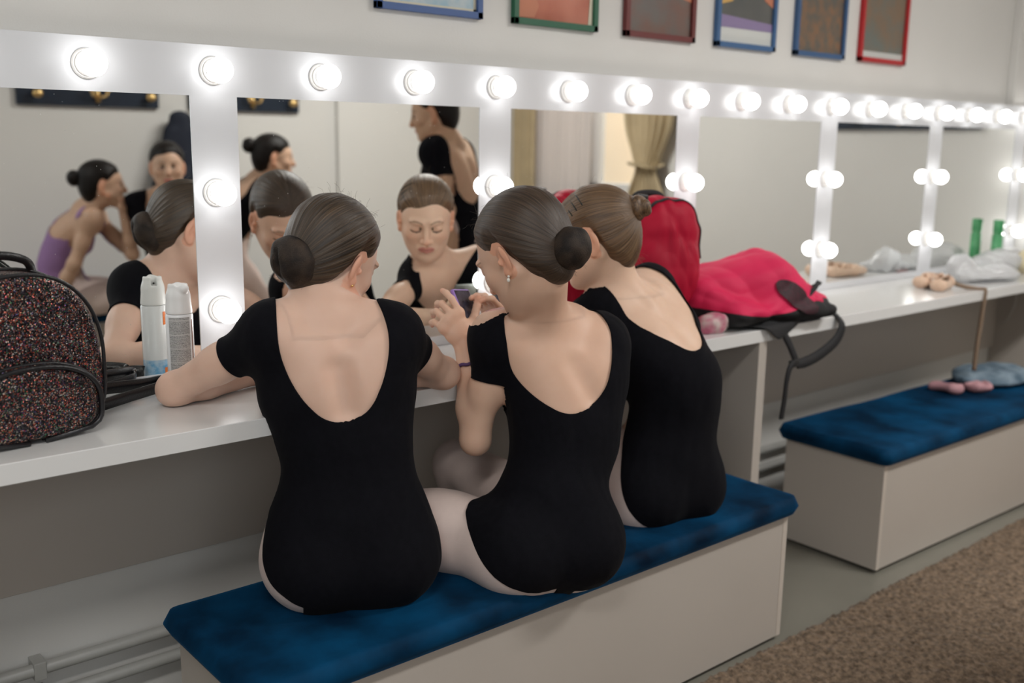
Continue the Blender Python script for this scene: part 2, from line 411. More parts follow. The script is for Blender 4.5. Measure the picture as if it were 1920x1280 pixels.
# ---- vanity frame with its bulbs
PP, PX, PW = .75, .8551, .1023
vf = MB(); FZ0, FZ1, MZ0, MZ1 = .75, 1.4439, .775, 1.3425; FX0, FX1 = PX-PP*2, XR-.006
vf.box((FX0, 0, MZ1), (FX1, YF-.001, FZ1)); vf.box((FX0, 0, FZ0+.001), (FX1, YF-.001, MZ0))
for k in range(-2, 6): vf.box((PX+k*PP, 0.0, MZ0), (min(PX+k*PP+PW, FX1), YF-.001, MZ1))
frame = vf.build('vanity_mirror_frame', LAMF)
tag(frame, 'long white mirror frame with rows of round lit bulbs along the wall', 'mirror frame')
for k in range(-2, 5):
    MB().box((PX+k*PP+PW-.0005, .0015, MZ0-.0005), (PX+(k+1)*PP+.0005, .006, MZ1+.0005)).build('mirror_panel', MIR, frame)
def socket(x, z):
    s = MB().lathe((x, 0, z), [(0, .0002), (.0285, .0002), (.0285, .004), (.026, .0065), (.0235, .0065), (.0235, .010), (.021, .0125), (.019, .0125), (.0185, .018), (.0, .018)], 28, '-Y').build('lamp_socket', SOCK, frame, 'auto')
    g = MB().lathe((x, 0, z), [(.0125, .0125), (.0135, .017)]+[(.0262*math.cos(a), .0385+.0262*math.sin(a)) for a in [R(-58+i*(148/11)) for i in range(12)]][:-1]+[(0, .0647)], 20, '-Y').build('light_bulb', GLOW, s, True)
for i in range(-7, 17): socket(.6555+.25*i-.0, 1.393)
for k in range(-2, 6):
    for z in (1.146, .899): socket(PX+k*PP+PW/2-.0035, z)
# ---- counters
def counter(x0, x1, panels, label, lab2=None):
    t = MB().box((x0, -.355, .714), (x1, YF-.001, .75), .0012, 1).build('vanity_counter', LAM, None, False, (x0, -.15, .714)); tag(t, label, 'counter')
    ox = Vector((x0, -.15, .714))
    def part(name, a, b, m):
        o = MB().box(Vector(a)-ox, Vector(b)-ox, .001, 1).build(name, m, t); return o
    part('apron_board', (x0+.001, .0305, .36), (x1-.001, YF-.001, .7135), LAMB)
    for p in panels: MB().box(Vector((p, -.353, .001))-ox, Vector((p+.036, .0, .7135))-ox).box(Vector((p, .0, .225))-ox, Vector((p+.036, YF-.001, .7135))-ox).build('side_panel', LAMB, t)
    return t
counter(-1.6, 2.374, (-1.6, .2, 2.338), 'white counter worktop the three seated dancers lean on, left of the joint')  # second side panel is unseen, added to block bounced light at the left
counter(2.375, XR-.002, (4.68,), 'white counter worktop on the right, under the pink and black rucksack')
# ---- heating pipes on the wall
pm1 = MB().tube([(-2.15, .02, .195), (4.66, .02, .195)], .0135, 14)
pp = pm1.build('heating_pipe', PIPEM, None, True); tag(pp, 'white painted heating pipe low on wall, upper of the two', 'pipe', 'heating pipes under the counter')
for x in (.49, 2.6): MB().box((x-.012, .005, .176), (x+.012, YF-.001, .214), .002).build('pipe_clip', PIPEM, pp)
pp = MB().tube([(-2.15, .02, .13), (4.66, .02, .13)], .0135, 14).build('heating_pipe', PIPEM, None, True); tag(pp, 'white painted heating pipe nearer the floor, lower of the two', 'pipe', 'heating pipes under the counter')
for x in (.49, 2.6): MB().box((x-.012, .005, .111), (x+.012, YF-.001, .149), .002).build('pipe_clip', PIPEM, pp)
# ---- upholstered box benches
def cushion_bm(x0, x1, y0, y1, z0, z1, seed):
    nx, ny = 120, 34; m = MB(); f = lumpy(seed, .0022, 14); r = .016; g = {}
    L, Wd = x1-x0, y1-y0
    for s_ in (1, -1):
        for i in range(nx+1):
            for j in range(ny+1):
                u, v = i/nx, j/ny; x, y = x0+L*u, y0+Wd*v
                ed = min(u*L, (1-u)*L, v*Wd, (1-v)*Wd); q = min(ed/r, 1); h = math.sqrt(max(0, 1-(1-q)**2)); hz = (z1-z0)/2
                z = (z0+z1)/2+s_*hz*h+(float(f(np.array([x, y, 0.]))) if s_ > 0 else 0)*q
                if ed == 0 and s_ < 0: g[(s_, i, j)] = g[(1, i, j)]; continue
                rc = .035; cx, cy = min(max(x, x0+rc), x1-rc), min(max(y, y0+rc), y1-rc); dx, dy = x-cx, y-cy
                if dx and dy: k_ = max(abs(dx), abs(dy))/math.hypot(dx, dy); x, y = cx+dx*k_, cy+dy*k_
                g[(s_, i, j)] = m.bm.verts.new((x, y, z))
        for i in range(nx):
            for j in range(ny):
                a = [g[(s_, i, j)], g[(s_, i+1, j)], g[(s_, i+1, j+1)], g[(s_, i, j+1)]]; m._f(a if s_ > 0 else a[::-1])
    return m
def bench(L, label, loc, rz, seed):
    e = empty('bench', loc); e.rotation_euler[2] = rz; tag(e, label, 'bench')
    MB().box((0, 0, .012), (L, .345, .345), .0015, 1).build('storage_box', LAMB, e)
    MB().box((.0, -.0012, .013), (.017, .0, .344)).build('edge_strip', EDGE, e); MB().box((L-.017, -.0012, .013), (L, .0, .344)).build('edge_strip', EDGE, e)
    MB().box((.02, .02, 0), (L-.02, .325, .012)).build('plinth', BLACKP, e)
    cushion_bm(-.03, L+.028, -.028, .372, .3455, .392, seed).build('seat_cushion', VELV, e, True)
bench(1.447, 'white box bench with blue velvet seat under the three dancers', (.664, -.634, 0), 0, 3)
bench(1.447, 'white box bench with blue velvet seat holding pink slippers and jeans', (2.675, -.577, 0), R(-1.2), 5)
bench(1.6, 'white box bench with dark seat against back wall, seen in mirror', (1.12, YB+.03, 0), 0, 8)
# ---- rug
def rug():
    x0, x1, y0, y1 = -.6, 4.5, -2.3, -.652; h = .0075; nx, ny = int((x1-x0)/h), int((y1-y0)/h)
    X, Y = np.meshgrid(np.linspace(x0, x1, nx), np.linspace(y0, y1, ny), indexing='ij')
    Z = .006+rng.random((nx, ny))*.009+.002*np.sin(X*9+3*np.sin(Y*7))
    e = np.minimum(np.minimum(np.arange(nx), np.arange(nx)[::-1])[:, None], np.minimum(np.arange(ny), np.arange(ny)[::-1])[None]); Z = np.where(e == 0, 0.0005, Z)
    X = X+rng.normal(0, .0016, X.shape); Y = Y+rng.normal(0, .0016, Y.shape)
    Y[:, -1] += .004*np.sin(X[:, -1]*60)
    V = np.stack([X, Y, Z], -1).reshape(-1, 3); i = (np.arange(nx-1)[:, None]*ny+np.arange(ny-1)[None]).ravel()
    o = np_obj('rug', V, np.stack([i, i+ny, i+ny+1, i+1], -1), RUGM, smooth=False)
    tag(o, 'brown speckled short-pile rug on the floor in front of benches', 'rug')
rug()
# ---- framed posters on the wall
PIC_X = [(1.327, 1.640), (1.743, 2.046), (2.157, 2.459), (2.561, 2.864), (2.976, 3.273), (3.371, 3.688)]
FR = [pm('blue_frame', (.045, .10, .27), .4), pm('green_frame', (.01, .10, .05), .4), pm('maroon_frame', (.13, .02, .02), .4), pm('steel_blue_frame', (.04, .115, .26), .4), pm('slate_blue_frame', (.035, .095, .22), .4), pm('red_frame', (.42, .008, .012), .4)]
PR = [pm('pale_blue_print', (.66, .70, .72), .3, col2=(.42, .58, .68), scale=25, detail=8),
      pm('rust_print', (.46, .10, .045), .3, col2=(.62, .20, .12), scale=7, detail=5),
      pm('umber_print', (.16, .13, .12), .3, col2=(.20, .10, .075), scale=16, detail=6),
      pm('grey_print', (.10, .10, .095), .3, col2=(.14, .13, .12), scale=9),
      pm('speckled_print', (.115, .105, .09), .3, col2=(.26, .13, .06), scale=30, detail=8),
      pm('sage_print', (.16, .17, .15), .3, col2=(.23, .14, .08), scale=14, detail=6)]
PAPER = pm('print_paper', (.72, .71, .69), .5); SALM = pm('print_salmon', (.62, .22, .12), .4); OCH = pm('print_ochre', (.72, .42, .12), .4); LILP = pm('print_lilac', (.3, .22, .4), .4); CREAM = pm('print_cream', (.78, .70, .55), .5)
PL = ['blue-framed pale print on the wall, leftmost of the six posters', 'green-framed poster with rust red print above the mirror', 'maroon-framed poster with dark brown print', 'blue-framed poster with orange shapes and white bottom band',
      'blue-framed poster with dark speckled print left of the red frame', 'red-framed poster, rightmost on the wall']
for i, (x0, x1) in enumerate(PIC_X):
    z0, z1 = 1.559+(.004 if i == 5 else 0), 1.559+(.44 if i else .42); y = YF-.001; b = .016
    e = MB().box((x0, y-.016, z0), (x1, y, z0+b), .001).box((x0, y-.016, z1-b), (x1, y, z1), .001).box((x0, y-.016, z0), (x0+b, y, z1), .001).box((x1-b, y-.016, z0), (x1, y, z1), .001).build('framed_poster', FR[i])
    tag(e, PL[i], 'picture')
    zb = {3: .045, 5: .022}.get(i, 0)
    m = MB().box((x0+b, y-.006, z0+b), (x1-b, y-.002, z1-b)).build('poster_print', PR[i], e)
    if zb: MB().box((x0+b, y-.0068, z0+b), (x1-b, y-.006, z0+b+zb)).build('caption_band', PAPER, e)
    if i == 0: MB().box((x0+b, y-.0068, z0+b), (x1-b, y-.006, z0+b+.006)).box((x1-b-.008, y-.0068, z0+b), (x1-b, y-.006, z1-b)).build('mount_edge', CREAM, e)
    def shape(name, pts, m_, dy=.0075):
        q = MB(); q._f([q.bm.verts.new((px, y-dy, pz)) for px, pz in pts]); q._f([q.bm.verts.new((px, y-dy+.0006, pz)) for px, pz in pts][::-1]); q.build(name, m_, e)
    if i == 1:
        shape('printed_shape', [(x0+b, z0+b+.002), (x0+.075, z0+b+.004), (x0+.09, z0+.05), (x0+.06, z0+.11), (x0+.08, z0+.3), (x0+b, z0+.3)], SALM)
        shape('printed_shape', [(x1-b-.016, z0+b), (x1-b, z0+b), (x1-b, z0+.3), (x1-b-.02, z0+.3), (x1-b-.01, z0+.1)], CREAM)
    if i == 2: shape('printed_shape', [(x0+.17, z0+.155), (x0+.23, z0+.125), (x1-b, z0+.115), (x1-b, z0+.3), (x0+.15, z0+.3)], SALM)
    if i == 3:
        shape('printed_shape', [(x0+b, z0+.125), (x0+.08, z0+.14), (x0+.085, z0+.30), (x0+b, z0+.30)], OCH)
        shape('printed_shape', [(x0+.24, z0+.155), (x1-b, z0+.135), (x1-b, z0+.3), (x0+.25, z0+.3)], SALM)
        shape('printed_shape', [(x0+b, z0+.06), (x1-b, z0+.06), (x1-b, z0+.085), (x0+b, z0+.098)], LILP)
    MB().box((x0+b, y-.0095, z0+b), (x1-b, y-.0085, z1-b)).build('glazing', GLASS, e)
# ---- things on the far side of the room (seen in the mirrors)
NAVY = pm('navy_board', (.006, .016, .034), .35, var=.2, scale=30); BRASS = pm('brass', (.72, .50, .22), .3, metal=1)
def hook_board(axis, u0, u1, z0, hooks, label):
    e = empty('coat_hook_board', (u0, YB, z0) if axis == 'y' else (XR, u0, z0)); tag(e, label, 'coat hooks', 'coat hook boards')
    def L(u, d, z): return (u-u0, d, z-z0) if axis == 'y' else (-d, u-u0, z-z0)
    def bx(m, u, v): a = [min(p, q) for p, q in zip(u, v)]; c = [max(p, q) for p, q in zip(u, v)]; m.box(a, c, .002)
    m = MB(); bx(m, L(u0, .001, z0), L(u1, .022, z0+.13)); m.build('board', NAVY, e)
    for u, kd in hooks:
        h = MB()
        if kd == 'd':
            for s in (-1, 1): h.tube([L(u, .022, z0+.07), L(u+s*.015, .045, z0+.045), L(u+s*.035, .06, z0+.055), L(u+s*.04, .06, z0+.075)], .007, 8)
            h.sphere(L(u-.04, .06, z0+.078), .011, seg=10, ring=8).sphere(L(u+.04, .06, z0+.078), .011, seg=10, ring=8).tube([L(u, .022, z0+.1), L(u, .03, z0+.02)], .012, 8)
        else: h.tube([L(u, .022, z0+.05), L(u, .05, z0+.055)], .010, 10).sphere(L(u, .06, z0+.055), .026, (1, .6, .8) if axis == 'y' else (.6, 1, .8), 14, 10)
        h.build('brass_hook', BRASS, e, True)
hook_board('y', 1.42, 2.13, 1.405, [(1.51, 'r'), (1.81, 'd'), (2.075, 'r')], 'dark blue coat hook board behind the girl in lilac, in mirror')
hook_board('y', 2.30, 2.965, 1.405, [(2.36, 'r'), (2.67, 'd'), (2.91, 'r')], 'dark blue coat hook board above the side-on bun, in mirror')
hook_board('x', -1.03, -.2, 1.345, [(-.86, 'r'), (-.6, 'd'), (-.3, 'r')], 'dark blue coat hook board reflected in right-hand mirrors')
# navy jacket hanging on the second board
jf = Field(); jc = np.array([2.22, YB+.085, 0])
jf.eseg(jc+(0, 0, 1.36), jc+(0, 0, 1.02), (1, 0, 0), .06, .03, .15, .05, k=.03).eseg(jc+(0, 0, 1.05), jc+(0, 0, .93), (1, 0, 0), .15, .05, .145, .045).cone(jc+(-.06, 0, 1.28), jc+(-.13, .0, .98), .035, .04, .03).cone(jc+(.06, 0, 1.28), jc+(.13, .0, .98), .035, .04, .03)
_l = lumpy(4, .006, 40); jf.func(lambda p: _l(p*np.array([1, 1, .25])), jc+(-.25, -.1, .8), jc+(.25, .12, 1.45), .001, 'd')
V, Q = jf.grid(jc+(-.25, -.075, .8), jc+(.25, .12, 1.45), .008).mesh(); o = np_obj('jacket', V, Q, pm('navy_cloth', (.005, .009, .022), .8), origin=(2.22, YB+.07, 1.2)); tag(o, 'navy jacket hanging on the hook board, seen in left mirror', 'jacket')
# curtains round the side window
def curtain(y0, y1, z0, z1, x, amp, nf, mat, label, tie=None, pinch=.5, cat='curtain'):
    nu, nv = 140, 60; V = np.zeros((nu, nv, 3))
    for i in range(nu):
        for j in range(nv):
            u, v = i/(nu-1), j/(nv-1); z = z0+(z1-z0)*v; w = 1
            yc = (y0+y1)/2
            if tie: w = 1-pinch*math.exp(-((z-tie)/.16)**2)-(.25*pinch if z < tie else 0)*1
            y = yc+(y0-yc+(y1-y0)*u)*w
            V[i, j] = (x+amp*math.sin(u*nf*2*math.pi+.6*math.sin(v*3))*(.6+.4*w)+.01*math.sin(u*37), y, z)
    ii = (np.arange(nu-1)[:, None]*nv+np.arange(nv-1)[None]).ravel()
    o = np_obj('curtain', V.reshape(-1, 3), np.stack([ii, ii+nv, ii+nv+1, ii+1], -1), mat, origin=(x, (y0+y1)/2, z0))
    s = o.modifiers.new('thickness', 'SOLIDIFY'); s.thickness = .003
    tag(o, label, cat); return o
BEIGE = pm('beige_curtain', (.50, .40, .25), .8, var=.12, scale=6); SHEER = pm('sheer_curtain', (.75, .70, .68), .8, trans=.35)
c1 = curtain(-2.42, -2.0, .15, 2.45, XR-.07, .02, 7, BEIGE, 'beige tied-back curtain beside the window, seen in third mirror', 1.13, .5)
tb = MB().tube([(XR-.07+.05*math.cos(a), -2.21+.115*math.sin(a), 1.13+.015*math.sin(a*2)) for a in [i*math.pi/12 for i in range(24)]], .01, 6, closed=True, flat=(.05, .004), up=(0, 0, 1)); 
tb.bm.transform(Matrix.Translation(-Vector((XR-.07, -2.21, .15)))); tb.build('tie_back', BEIGE, c1, True)
curtain(-3.43, -3.2, .15, 2.45, XR-.10, .018, 4, BEIGE, 'beige curtain at the corner end of the window')
curtain(-3.28, -2.72, .15, 2.42, XR-.045, .010, 9, SHEER, 'thin white net curtain hanging over half of the window')
cr = MB().tube([(XR-.08, -3.42, 2.47), (XR-.08, -1.85, 2.47)], .012, 10).build('curtain_rail', WINF, None, True); tag(cr, 'white curtain rail above the side window', 'curtain rail')
hp = MB().box((XR+.9, -6.5, 0.0), (XR+1.0, -.5, 3.2)).build('neighbour_house', FACADE); tag(hp, 'sunlit warm plaster house wall outside the window', 'building')
for _x, _l in ((-.5, 'added flat rectangular ceiling light, unseen, above the left end'), (3.1, 'added flat rectangular ceiling light, unseen, over the right side of the room')):
    cl_ = MB().box((_x-.6, -2.15, ZC-.045), (_x+.6, -1.85, ZC-.001), .006).build('added_ceiling_lamp', SOCK); tag(cl_, _l, 'ceiling lamp')  # housings of the added ceiling lights
# ================================================================ things on the counter and benches
def frame_M(x, y, z, o): M = Matrix((Vector(x).normalized(), Vector(y).normalized(), Vector(z).normalized())).transposed().to_4x4(); M.translation = o; return M
# ---- spray can
e = empty('spray_can', (.784, -.066, .7502)); tag(e, 'white aerosol can with fine grey print on the counter left of dancer', 'aerosol can')
CANW = pm('can_white', (.80, .81, .82), .25, coat=.3)
CANL, nt, b = newmat('can_label'); N, L = nt.nodes, nt.links
tc = N.new('ShaderNodeTexCoord'); mp_ = N.new('ShaderNodeMapping'); mp_.inputs['Scale'].default_value = (1, 1, 1); L.new(tc.outputs['Object'], mp_.inputs[0])
sx = N.new('ShaderNodeSeparateXYZ'); L.new(mp_.outputs[0], sx.inputs[0])
wv = N.new('ShaderNodeMath'); wv.operation = 'SINE'; m1 = N.new('ShaderNodeMath'); m1.operation = 'MULTIPLY'; m1.inputs[1].default_value = 2*math.pi/.0024; L.new(sx.outputs[2], m1.inputs[0]); L.new(m1.outputs[0], wv.inputs[0])
nz = N.new('ShaderNodeTexNoise'); nz.inputs['Scale'].default_value = 900; L.new(tc.outputs['Object'], nz.inputs['Vector'])
gz = N.new('ShaderNodeMath'); gz.operation = 'SINE'; m2 = N.new('ShaderNodeMath'); m2.operation = 'MULTIPLY'; m2.inputs[1].default_value = 2*math.pi/.0285; L.new(sx.outputs[2], m2.inputs[0]); L.new(m2.outputs[0], gz.inputs[0])
c1_ = N.new('ShaderNodeMath'); c1_.operation = 'GREATER_THAN'; c1_.inputs[1].default_value = -.1; L.new(wv.outputs[0], c1_.inputs[0])
c2_ = N.new('ShaderNodeMath'); c2_.operation = 'GREATER_THAN'; c2_.inputs[1].default_value = .47; L.new(nz.outputs[0], c2_.inputs[0])
c3_ = N.new('ShaderNodeMath'); c3_.operation = 'LESS_THAN'; c3_.inputs[1].default_value = .97; L.new(gz.outputs[0], c3_.inputs[0])
ml = N.new('ShaderNodeMath'); ml.operation = 'MULTIPLY'; L.new(c1_.outputs[0], ml.inputs[0]); L.new(c2_.outputs[0], ml.inputs[1])
ml2 = N.new('ShaderNodeMath'); ml2.operation = 'MULTIPLY'; L.new(ml.outputs[0], ml2.inputs[0]); L.new(c3_.outputs[0], ml2.inputs[1])
mx = N.new('ShaderNodeMixRGB'); mx.inputs[1].default_value = (.50, .50, .49, 1); mx.inputs[2].default_value = (.10, .10, .10, 1); L.new(ml2.outputs[0], mx.inputs[0]); L.new(mx.outputs[0], b.inputs['Base Color']); b.inputs['Roughness'].default_value = .35
cr_ = .0268
MB().lathe((0, 0, 0), [(0, 0), (cr_-.003, 0), (cr_, .003), (cr_, .158), (cr_-.002, .161)], 40).build('can_body', CANW, e, 'auto')
def cyl_patch(name, a0, a1, z0, z1, r, mat):
    m = MB(); n = 14; g = [[m.bm.verts.new((r*math.cos(R(a0+(a1-a0)*i/n)), r*math.sin(R(a0+(a1-a0)*i/n)), z)) for z in (z0, z1)] for i in range(n+1)]
    for i in range(n): m._f([g[i][0], g[i+1][0], g[i+1][1], g[i][1]])
    return m.build(name, mat, e, True)
cyl_patch('text_label', 188, 282, .010, .156, cr_+.0003, CANL)
BL = pm('blue_print', (.16, .42, .68), .35, col2=(.62, .74, .84), scale=55); OR = pm('orange_print', (.85, .20, .03), .35)
cyl_patch('blue_print_band', 15, 175, .004, .045, cr_+.0003, BL); cyl_patch('orange_logo', 20, 60, .120, .148, cr_+.0005, OR); cyl_patch('orange_badge', 30, 62, .010, .028, cr_+.0006, OR); cyl_patch('orange_logo', 292, 300, .02, .150, cr_+.0004, pm('brown_line', (.25, .12, .08), .4))
F = Field(); F.cone((0, 0, .166), (0, 0, .196), .0262, .0232, k=.004); F.cone((0, 0, .196), (0, 0, .214), .0232, .0195, k=.003)
F.func(lambda p: p[..., 2]-.2205-.0*p[..., 0], (-.03, -.03, .13), (.03, .03, .26), .002, 'i'); F.func(lambda p: .1615-p[..., 2], (-.03, -.03, .13), (.03, .03, .26), .002, 'i')
F.ell((0, -.012, .2225), (.0135, .013, .011), k=.003, mode='s'); F.rbox((0, .016, .216), (.0055, .012, .013), .002, k=.002, mode='s'); F.cone((0, -.022, .213), (0, .0, .2135), .009, .010, k=.006)
V, Q = F.grid((-.034, -.034, .150), (.034, .034, .232), .001).mesh(); o = np_obj('spray_cap', V, Q, pm('cap_plastic', (.80, .80, .79), .3), e)
MB().sphere((0, .0168, .208), .0022, seg=8, ring=6).build('nozzle', BLACKP, e, True)
e.rotation_euler[2] = R(12)
# ---- glitter backpack
GLIT, nt, b = newmat('glitter_fabric'); N, L = nt.nodes, nt.links
tc = N.new('ShaderNodeTexCoord'); v = N.new('ShaderNodeTexVoronoi'); v.inputs['Scale'].default_value = 560; L.new(tc.outputs['Object'], v.inputs['Vector'])
hs_ = N.new('ShaderNodeSeparateColor'); L.new(v.outputs['Color'], hs_.inputs[0])
rp = N.new('ShaderNodeValToRGB'); rp.color_ramp.interpolation = 'CONSTANT'; el = rp.color_ramp.elements
cols_ = [(0, (.012, .010, .012)), (.56, (.05, .045, .05)), (.67, (.22, .03, .03)), (.73, (.30, .10, .06)), (.79, (.12, .12, .12)), (.85, (.05, .03, .12)), (.89, (.45, .32, .25)), (.93, (.03, .20, .08)), (.95, (.55, .12, .06)), (.975, (.6, .6, .55))]
el[0].color = rgba(cols_[0][1]); el[1].position = cols_[1][0]; el[1].color = rgba(cols_[1][1])
for ps, cc_ in cols_[2:]: k_ = el.new(ps); k_.color = rgba(cc_)
L.new(hs_.outputs[0], rp.inputs[0]); L.new(rp.outputs[0], b.inputs['Base Color'])
vm = N.new('ShaderNodeVectorMath'); vm.operation = 'SUBTRACT'; vm.inputs[1].default_value = (.5, .5, .5); L.new(v.outputs['Color'], vm.inputs[0])
vs = N.new('ShaderNodeVectorMath'); vs.operation = 'SCALE'; vs.inputs['Scale'].default_value = 1.1; L.new(vm.outputs[0], vs.inputs[0])
ge = N.new('ShaderNodeNewGeometry'); va = N.new('ShaderNodeVectorMath'); va.operation = 'ADD'; L.new(vs.outputs[0], va.inputs[0]); L.new(ge.outputs['Normal'], va.inputs[1])
vn = N.new('ShaderNodeVectorMath'); vn.operation = 'NORMALIZE'; L.new(va.outputs[0], vn.inputs[0]); L.new(vn.outputs[0], b.inputs['Normal'])
b.inputs['Metallic'].default_value = .65; b.inputs['Roughness'].default_value = .28
def bag_field(hw, ht, dp, nx=2.6):
    """upright arch-shaped body: half width hw, height ht, half depth dp"""
    F = Field()
    def fn(p):
        x, y, z = p[..., 0], p[..., 1], p[..., 2]
        zz = z-ht*.45; up = np.where(zz > 0, zz/(ht*.55), -zz/(ht*.45)); e_ = np.where(zz > 0, 2.15, 5.0)
        a = np.power(np.abs(x)/hw+1e-6, np.where(zz > 0, 2.3, 3.2)); bb = np.power(up+1e-6, e_)
        r = np.power(a+bb, 1/2.4); d2 = (r-1)*hw*.9
        yy = np.abs(y)/dp; q = np.stack([d2+.022, (np.abs(y)-dp)+.022], -1)
        return np.linalg.norm(np.maximum(q, 0), axis=-1)+np.minimum(q.max(-1), 0)-.022
    F.func(fn, (-hw, -dp, 0), (hw, dp, ht), .01); return F
def arch(hw, ht, y, n=48, sc_=1.0, z0=.02, rim=.0):
    out = []
    for i in range(n+1):
        t = math.pi*i/n; zc = ht*.45; c_, s_ = math.cos(t), math.sin(t)
        out.append((hw*sc_*math.copysign(abs(c_)**(2/2.3), c_), y, zc+(ht*.55)*sc_*abs(s_)**(2/2.15)))
    lo = [(hw*sc_*(1-(1-k/7)**5*.999)**(1/3.2), y, .004+ht*.45*(k/7)) for k in range(7)]
    hi = [(-p[0], p[1], p[2]) for p in lo[::-1]]
    return lo+out+hi
e = empty('glitter_backpack', (.435, -.205, .7505)); tag(e, 'small black backpack covered in multicoloured glitter on the counter, far left', 'backpack'); e.rotation_euler[2] = R(9)
F = bag_field(.140, .285, .050); _l = lumpy(8, .002, 30); F.func(lambda p: _l(p), (-.2, -.1, -.02), (.2, .1, .3), .001, 'd')
V, Q = F.grid((-.17, -.08, -.02), (.17, .08, .30), .004).mesh(); V[:, 2] = np.maximum(V[:, 2], 0); np_obj('bag_body', V, Q, GLIT, e)
F = Field(); F.func(bag_field(.112, .128, .026).ops[0][0], (-.13, -.03, 0), (.13, .03, .14), .01); V, Q = F.grid((-.14, -.045, -.02), (.14, .045, .16), .0035).mesh(); V[:, 2] = np.maximum(V[:, 2], 0); V = V+A3(0, -.052, .006); pk = np_obj('front_pocket', V, Q, GLIT, e)
MB().tube(arch(.112, .128, -.0745, sc_=1.03), .0045, 8).build('zip_piping', LEATH, pk, True)
MB().tube(arch(.112, .128, -.058, sc_=1.08), .0035, 8).build('zip_piping', LEATH, pk, True)
MB().tube(arch(.140, .285, -.047, sc_=.985), .0035, 8).build('edge_piping', LEATH, e, True)
MB().tube(arch(.140, .285, .047, sc_=.985), .0035, 8).build('edge_piping', LEATH, e, True)
MB().tube(arch(.140, .285, .012, sc_=1.012), .0028, 8).build('main_zip', LEATH, e, True)
MB().tube(spline([(-.055, .02, .275), (-.045, .0, .300), (-.01, -.005, .312), (.035, 0, .300), (.055, .02, .272)], 8), .004, 8, flat=(.014, .005), up=(0, 1, .2)).build('carry_handle', LEATH, e, True)
iM = Matrix.Translation((.435, -.205, .7505)) @ Matrix.Rotation(R(9), 4, 'Z'); iM = iM.inverted()
def wl(pts): return [iM @ Vector(p) for p in pts]
for pts in ([(.50, -.145, .800), (.60, -.105, .788), (.70, -.072, .777), (.742, -.052, .774), (.748, -.062, .772), (.735, -.082, .770), (.66, -.115, .768), (.57, -.150, .764), (.52, -.155, .765)],
            [(.50, -.12, .815), (.58, -.072, .804), (.66, -.038, .796), (.695, -.022, .792), (.700, -.030, .786), (.685, -.045, .782), (.60, -.085, .780), (.52, -.13, .780)]):
    MB().tube(spline(wl(pts), 6), .003, flat=(.024, .0035), up=(-.45, 1, .25)).build('shoulder_strap', LEATH, e, True)
# ---- upright pink backpack
e = empty('pink_backpack', (2.085, -.165, .7505)); tag(e, 'tall crimson pink backpack standing behind the right dancer with dark zip', 'backpack', 'pink backpacks'); e.rotation_euler[2] = R(-14); e.rotation_euler[1] = R(4)
F = Field(); F.eseg((0, 0, .07), (0, .005, .16), (1, 0, 0), .095, .085, .125, .085, k=.05); F.eseg((0, .005, .16), (-.005, .0, .27), (1, 0, 0), .125, .088, .118, .08, k=.05); F.ell((-.005, -.0, .300), (.100, .068, .065), k=.05)
F.ell((.0, -.055, .17), (.095, .04, .09), k=.03)
_l2 = lumpy(12, .003, 22); _l3 = crease(13, .0085, 44); F.func(lambda p: _l2(p)+_l3(p*A3(1, 1, .5)), (-.2, -.2, -.02), (.2, .2, .45), .001, 'd')
V, Q = F.grid((-.16, -.14, -.02), (.16, .12, .40), .004).mesh(); V[:, 2] = np.maximum(V[:, 2], 0); g_ = np_obj('bag_body', V, Q, PINKD, e)
def zip_arc(Fx, pts_fn, name, mat, w=.010, lo=None, hi=None, par=None, n=40, t=.003):
    G_ = Fx.grid(lo, hi, .005); P = []
    for i in range(n+1):
        o_, d_ = pts_fn(i/n); o_ = A3(*o_); d_ = nrm(d_); q = o_+d_*.25
        for _ in range(80):
            dd = float(G_.sample(q[None])[0])
            if dd < .001: break
            q = q-d_*min(max(dd*.8, .001), .02)
        P.append(tuple(q+d_*.0005))
    return MB().tube(P, t, flat=(w, t), up=[Vector(nrm(A3(*p)-A3(0, 0, .18))) for p in P]).build(name, mat, par, True)
zip_arc(F, lambda u: ((0, .0, .20), (math.cos(math.pi*(.02+.96*u)), -.28, math.sin(math.pi*(.02+.96*u))*1.0)), 'main_zip', BLACKF, .011, (-.18, -.16, -.03), (.18, .14, .42), e)
zip_arc(F, lambda u: ((0, .0, .19), (math.cos(math.pi*(.0+1.0*u)), .35, math.sin(math.pi*u))), 'seam_piping', PINK, .006, (-.18, -.16, -.03), (.18, .14, .42), e)
MB().tube(spline([(-.07, .045, .335), (-.055, .05, .365), (-.02, .05, .375), (.02, .05, .372), (.045, .05, .345)], 6), .004, flat=(.018, .006), up=(0, 1, 0)).build('carry_handle', BLACKF, e, True)
MB().box((-.12, -.06, .345), (-.085, -.045, .372), .005).build('buckle', BLACKP, e)
# ---- pink and black rucksack lying on the counter
e = empty('pink_rucksack', (2.47, -.235, .7505)); tag(e, 'pink and black rucksack lying on its side at the counter joint, strap hanging', 'backpack', 'pink backpacks')
F = Field(); F.eseg((-.20, .06, .095), (.0, .0, .108), (0, 1, 0), .10, .075, .125, .090, k=.05); F.eseg((.0, .0, .108), (.20, -.02, .048), (0, 1, 0), .125, .090, .09, .035, k=.05); F.eseg((-.2, -.0, .05), (.17, -.05, .035), (0, 1, 0), .13, .045, .12, .035, k=.04)
_l4 = lumpy(15, .0045, 22); _l5 = crease(16, .0100, 42); F.func(lambda p: _l4(p)+_l5(p*A3(.6, 1, 1)), (-.4, -.3, -.02), (.4, .3, .4), .001, 'd')
G_ = F.grid((-.34, -.2, -.03), (.34, .2, .25), .0045); V, Q = G_.mesh(); V[:, 2] = np.maximum(V[:, 2], 0)
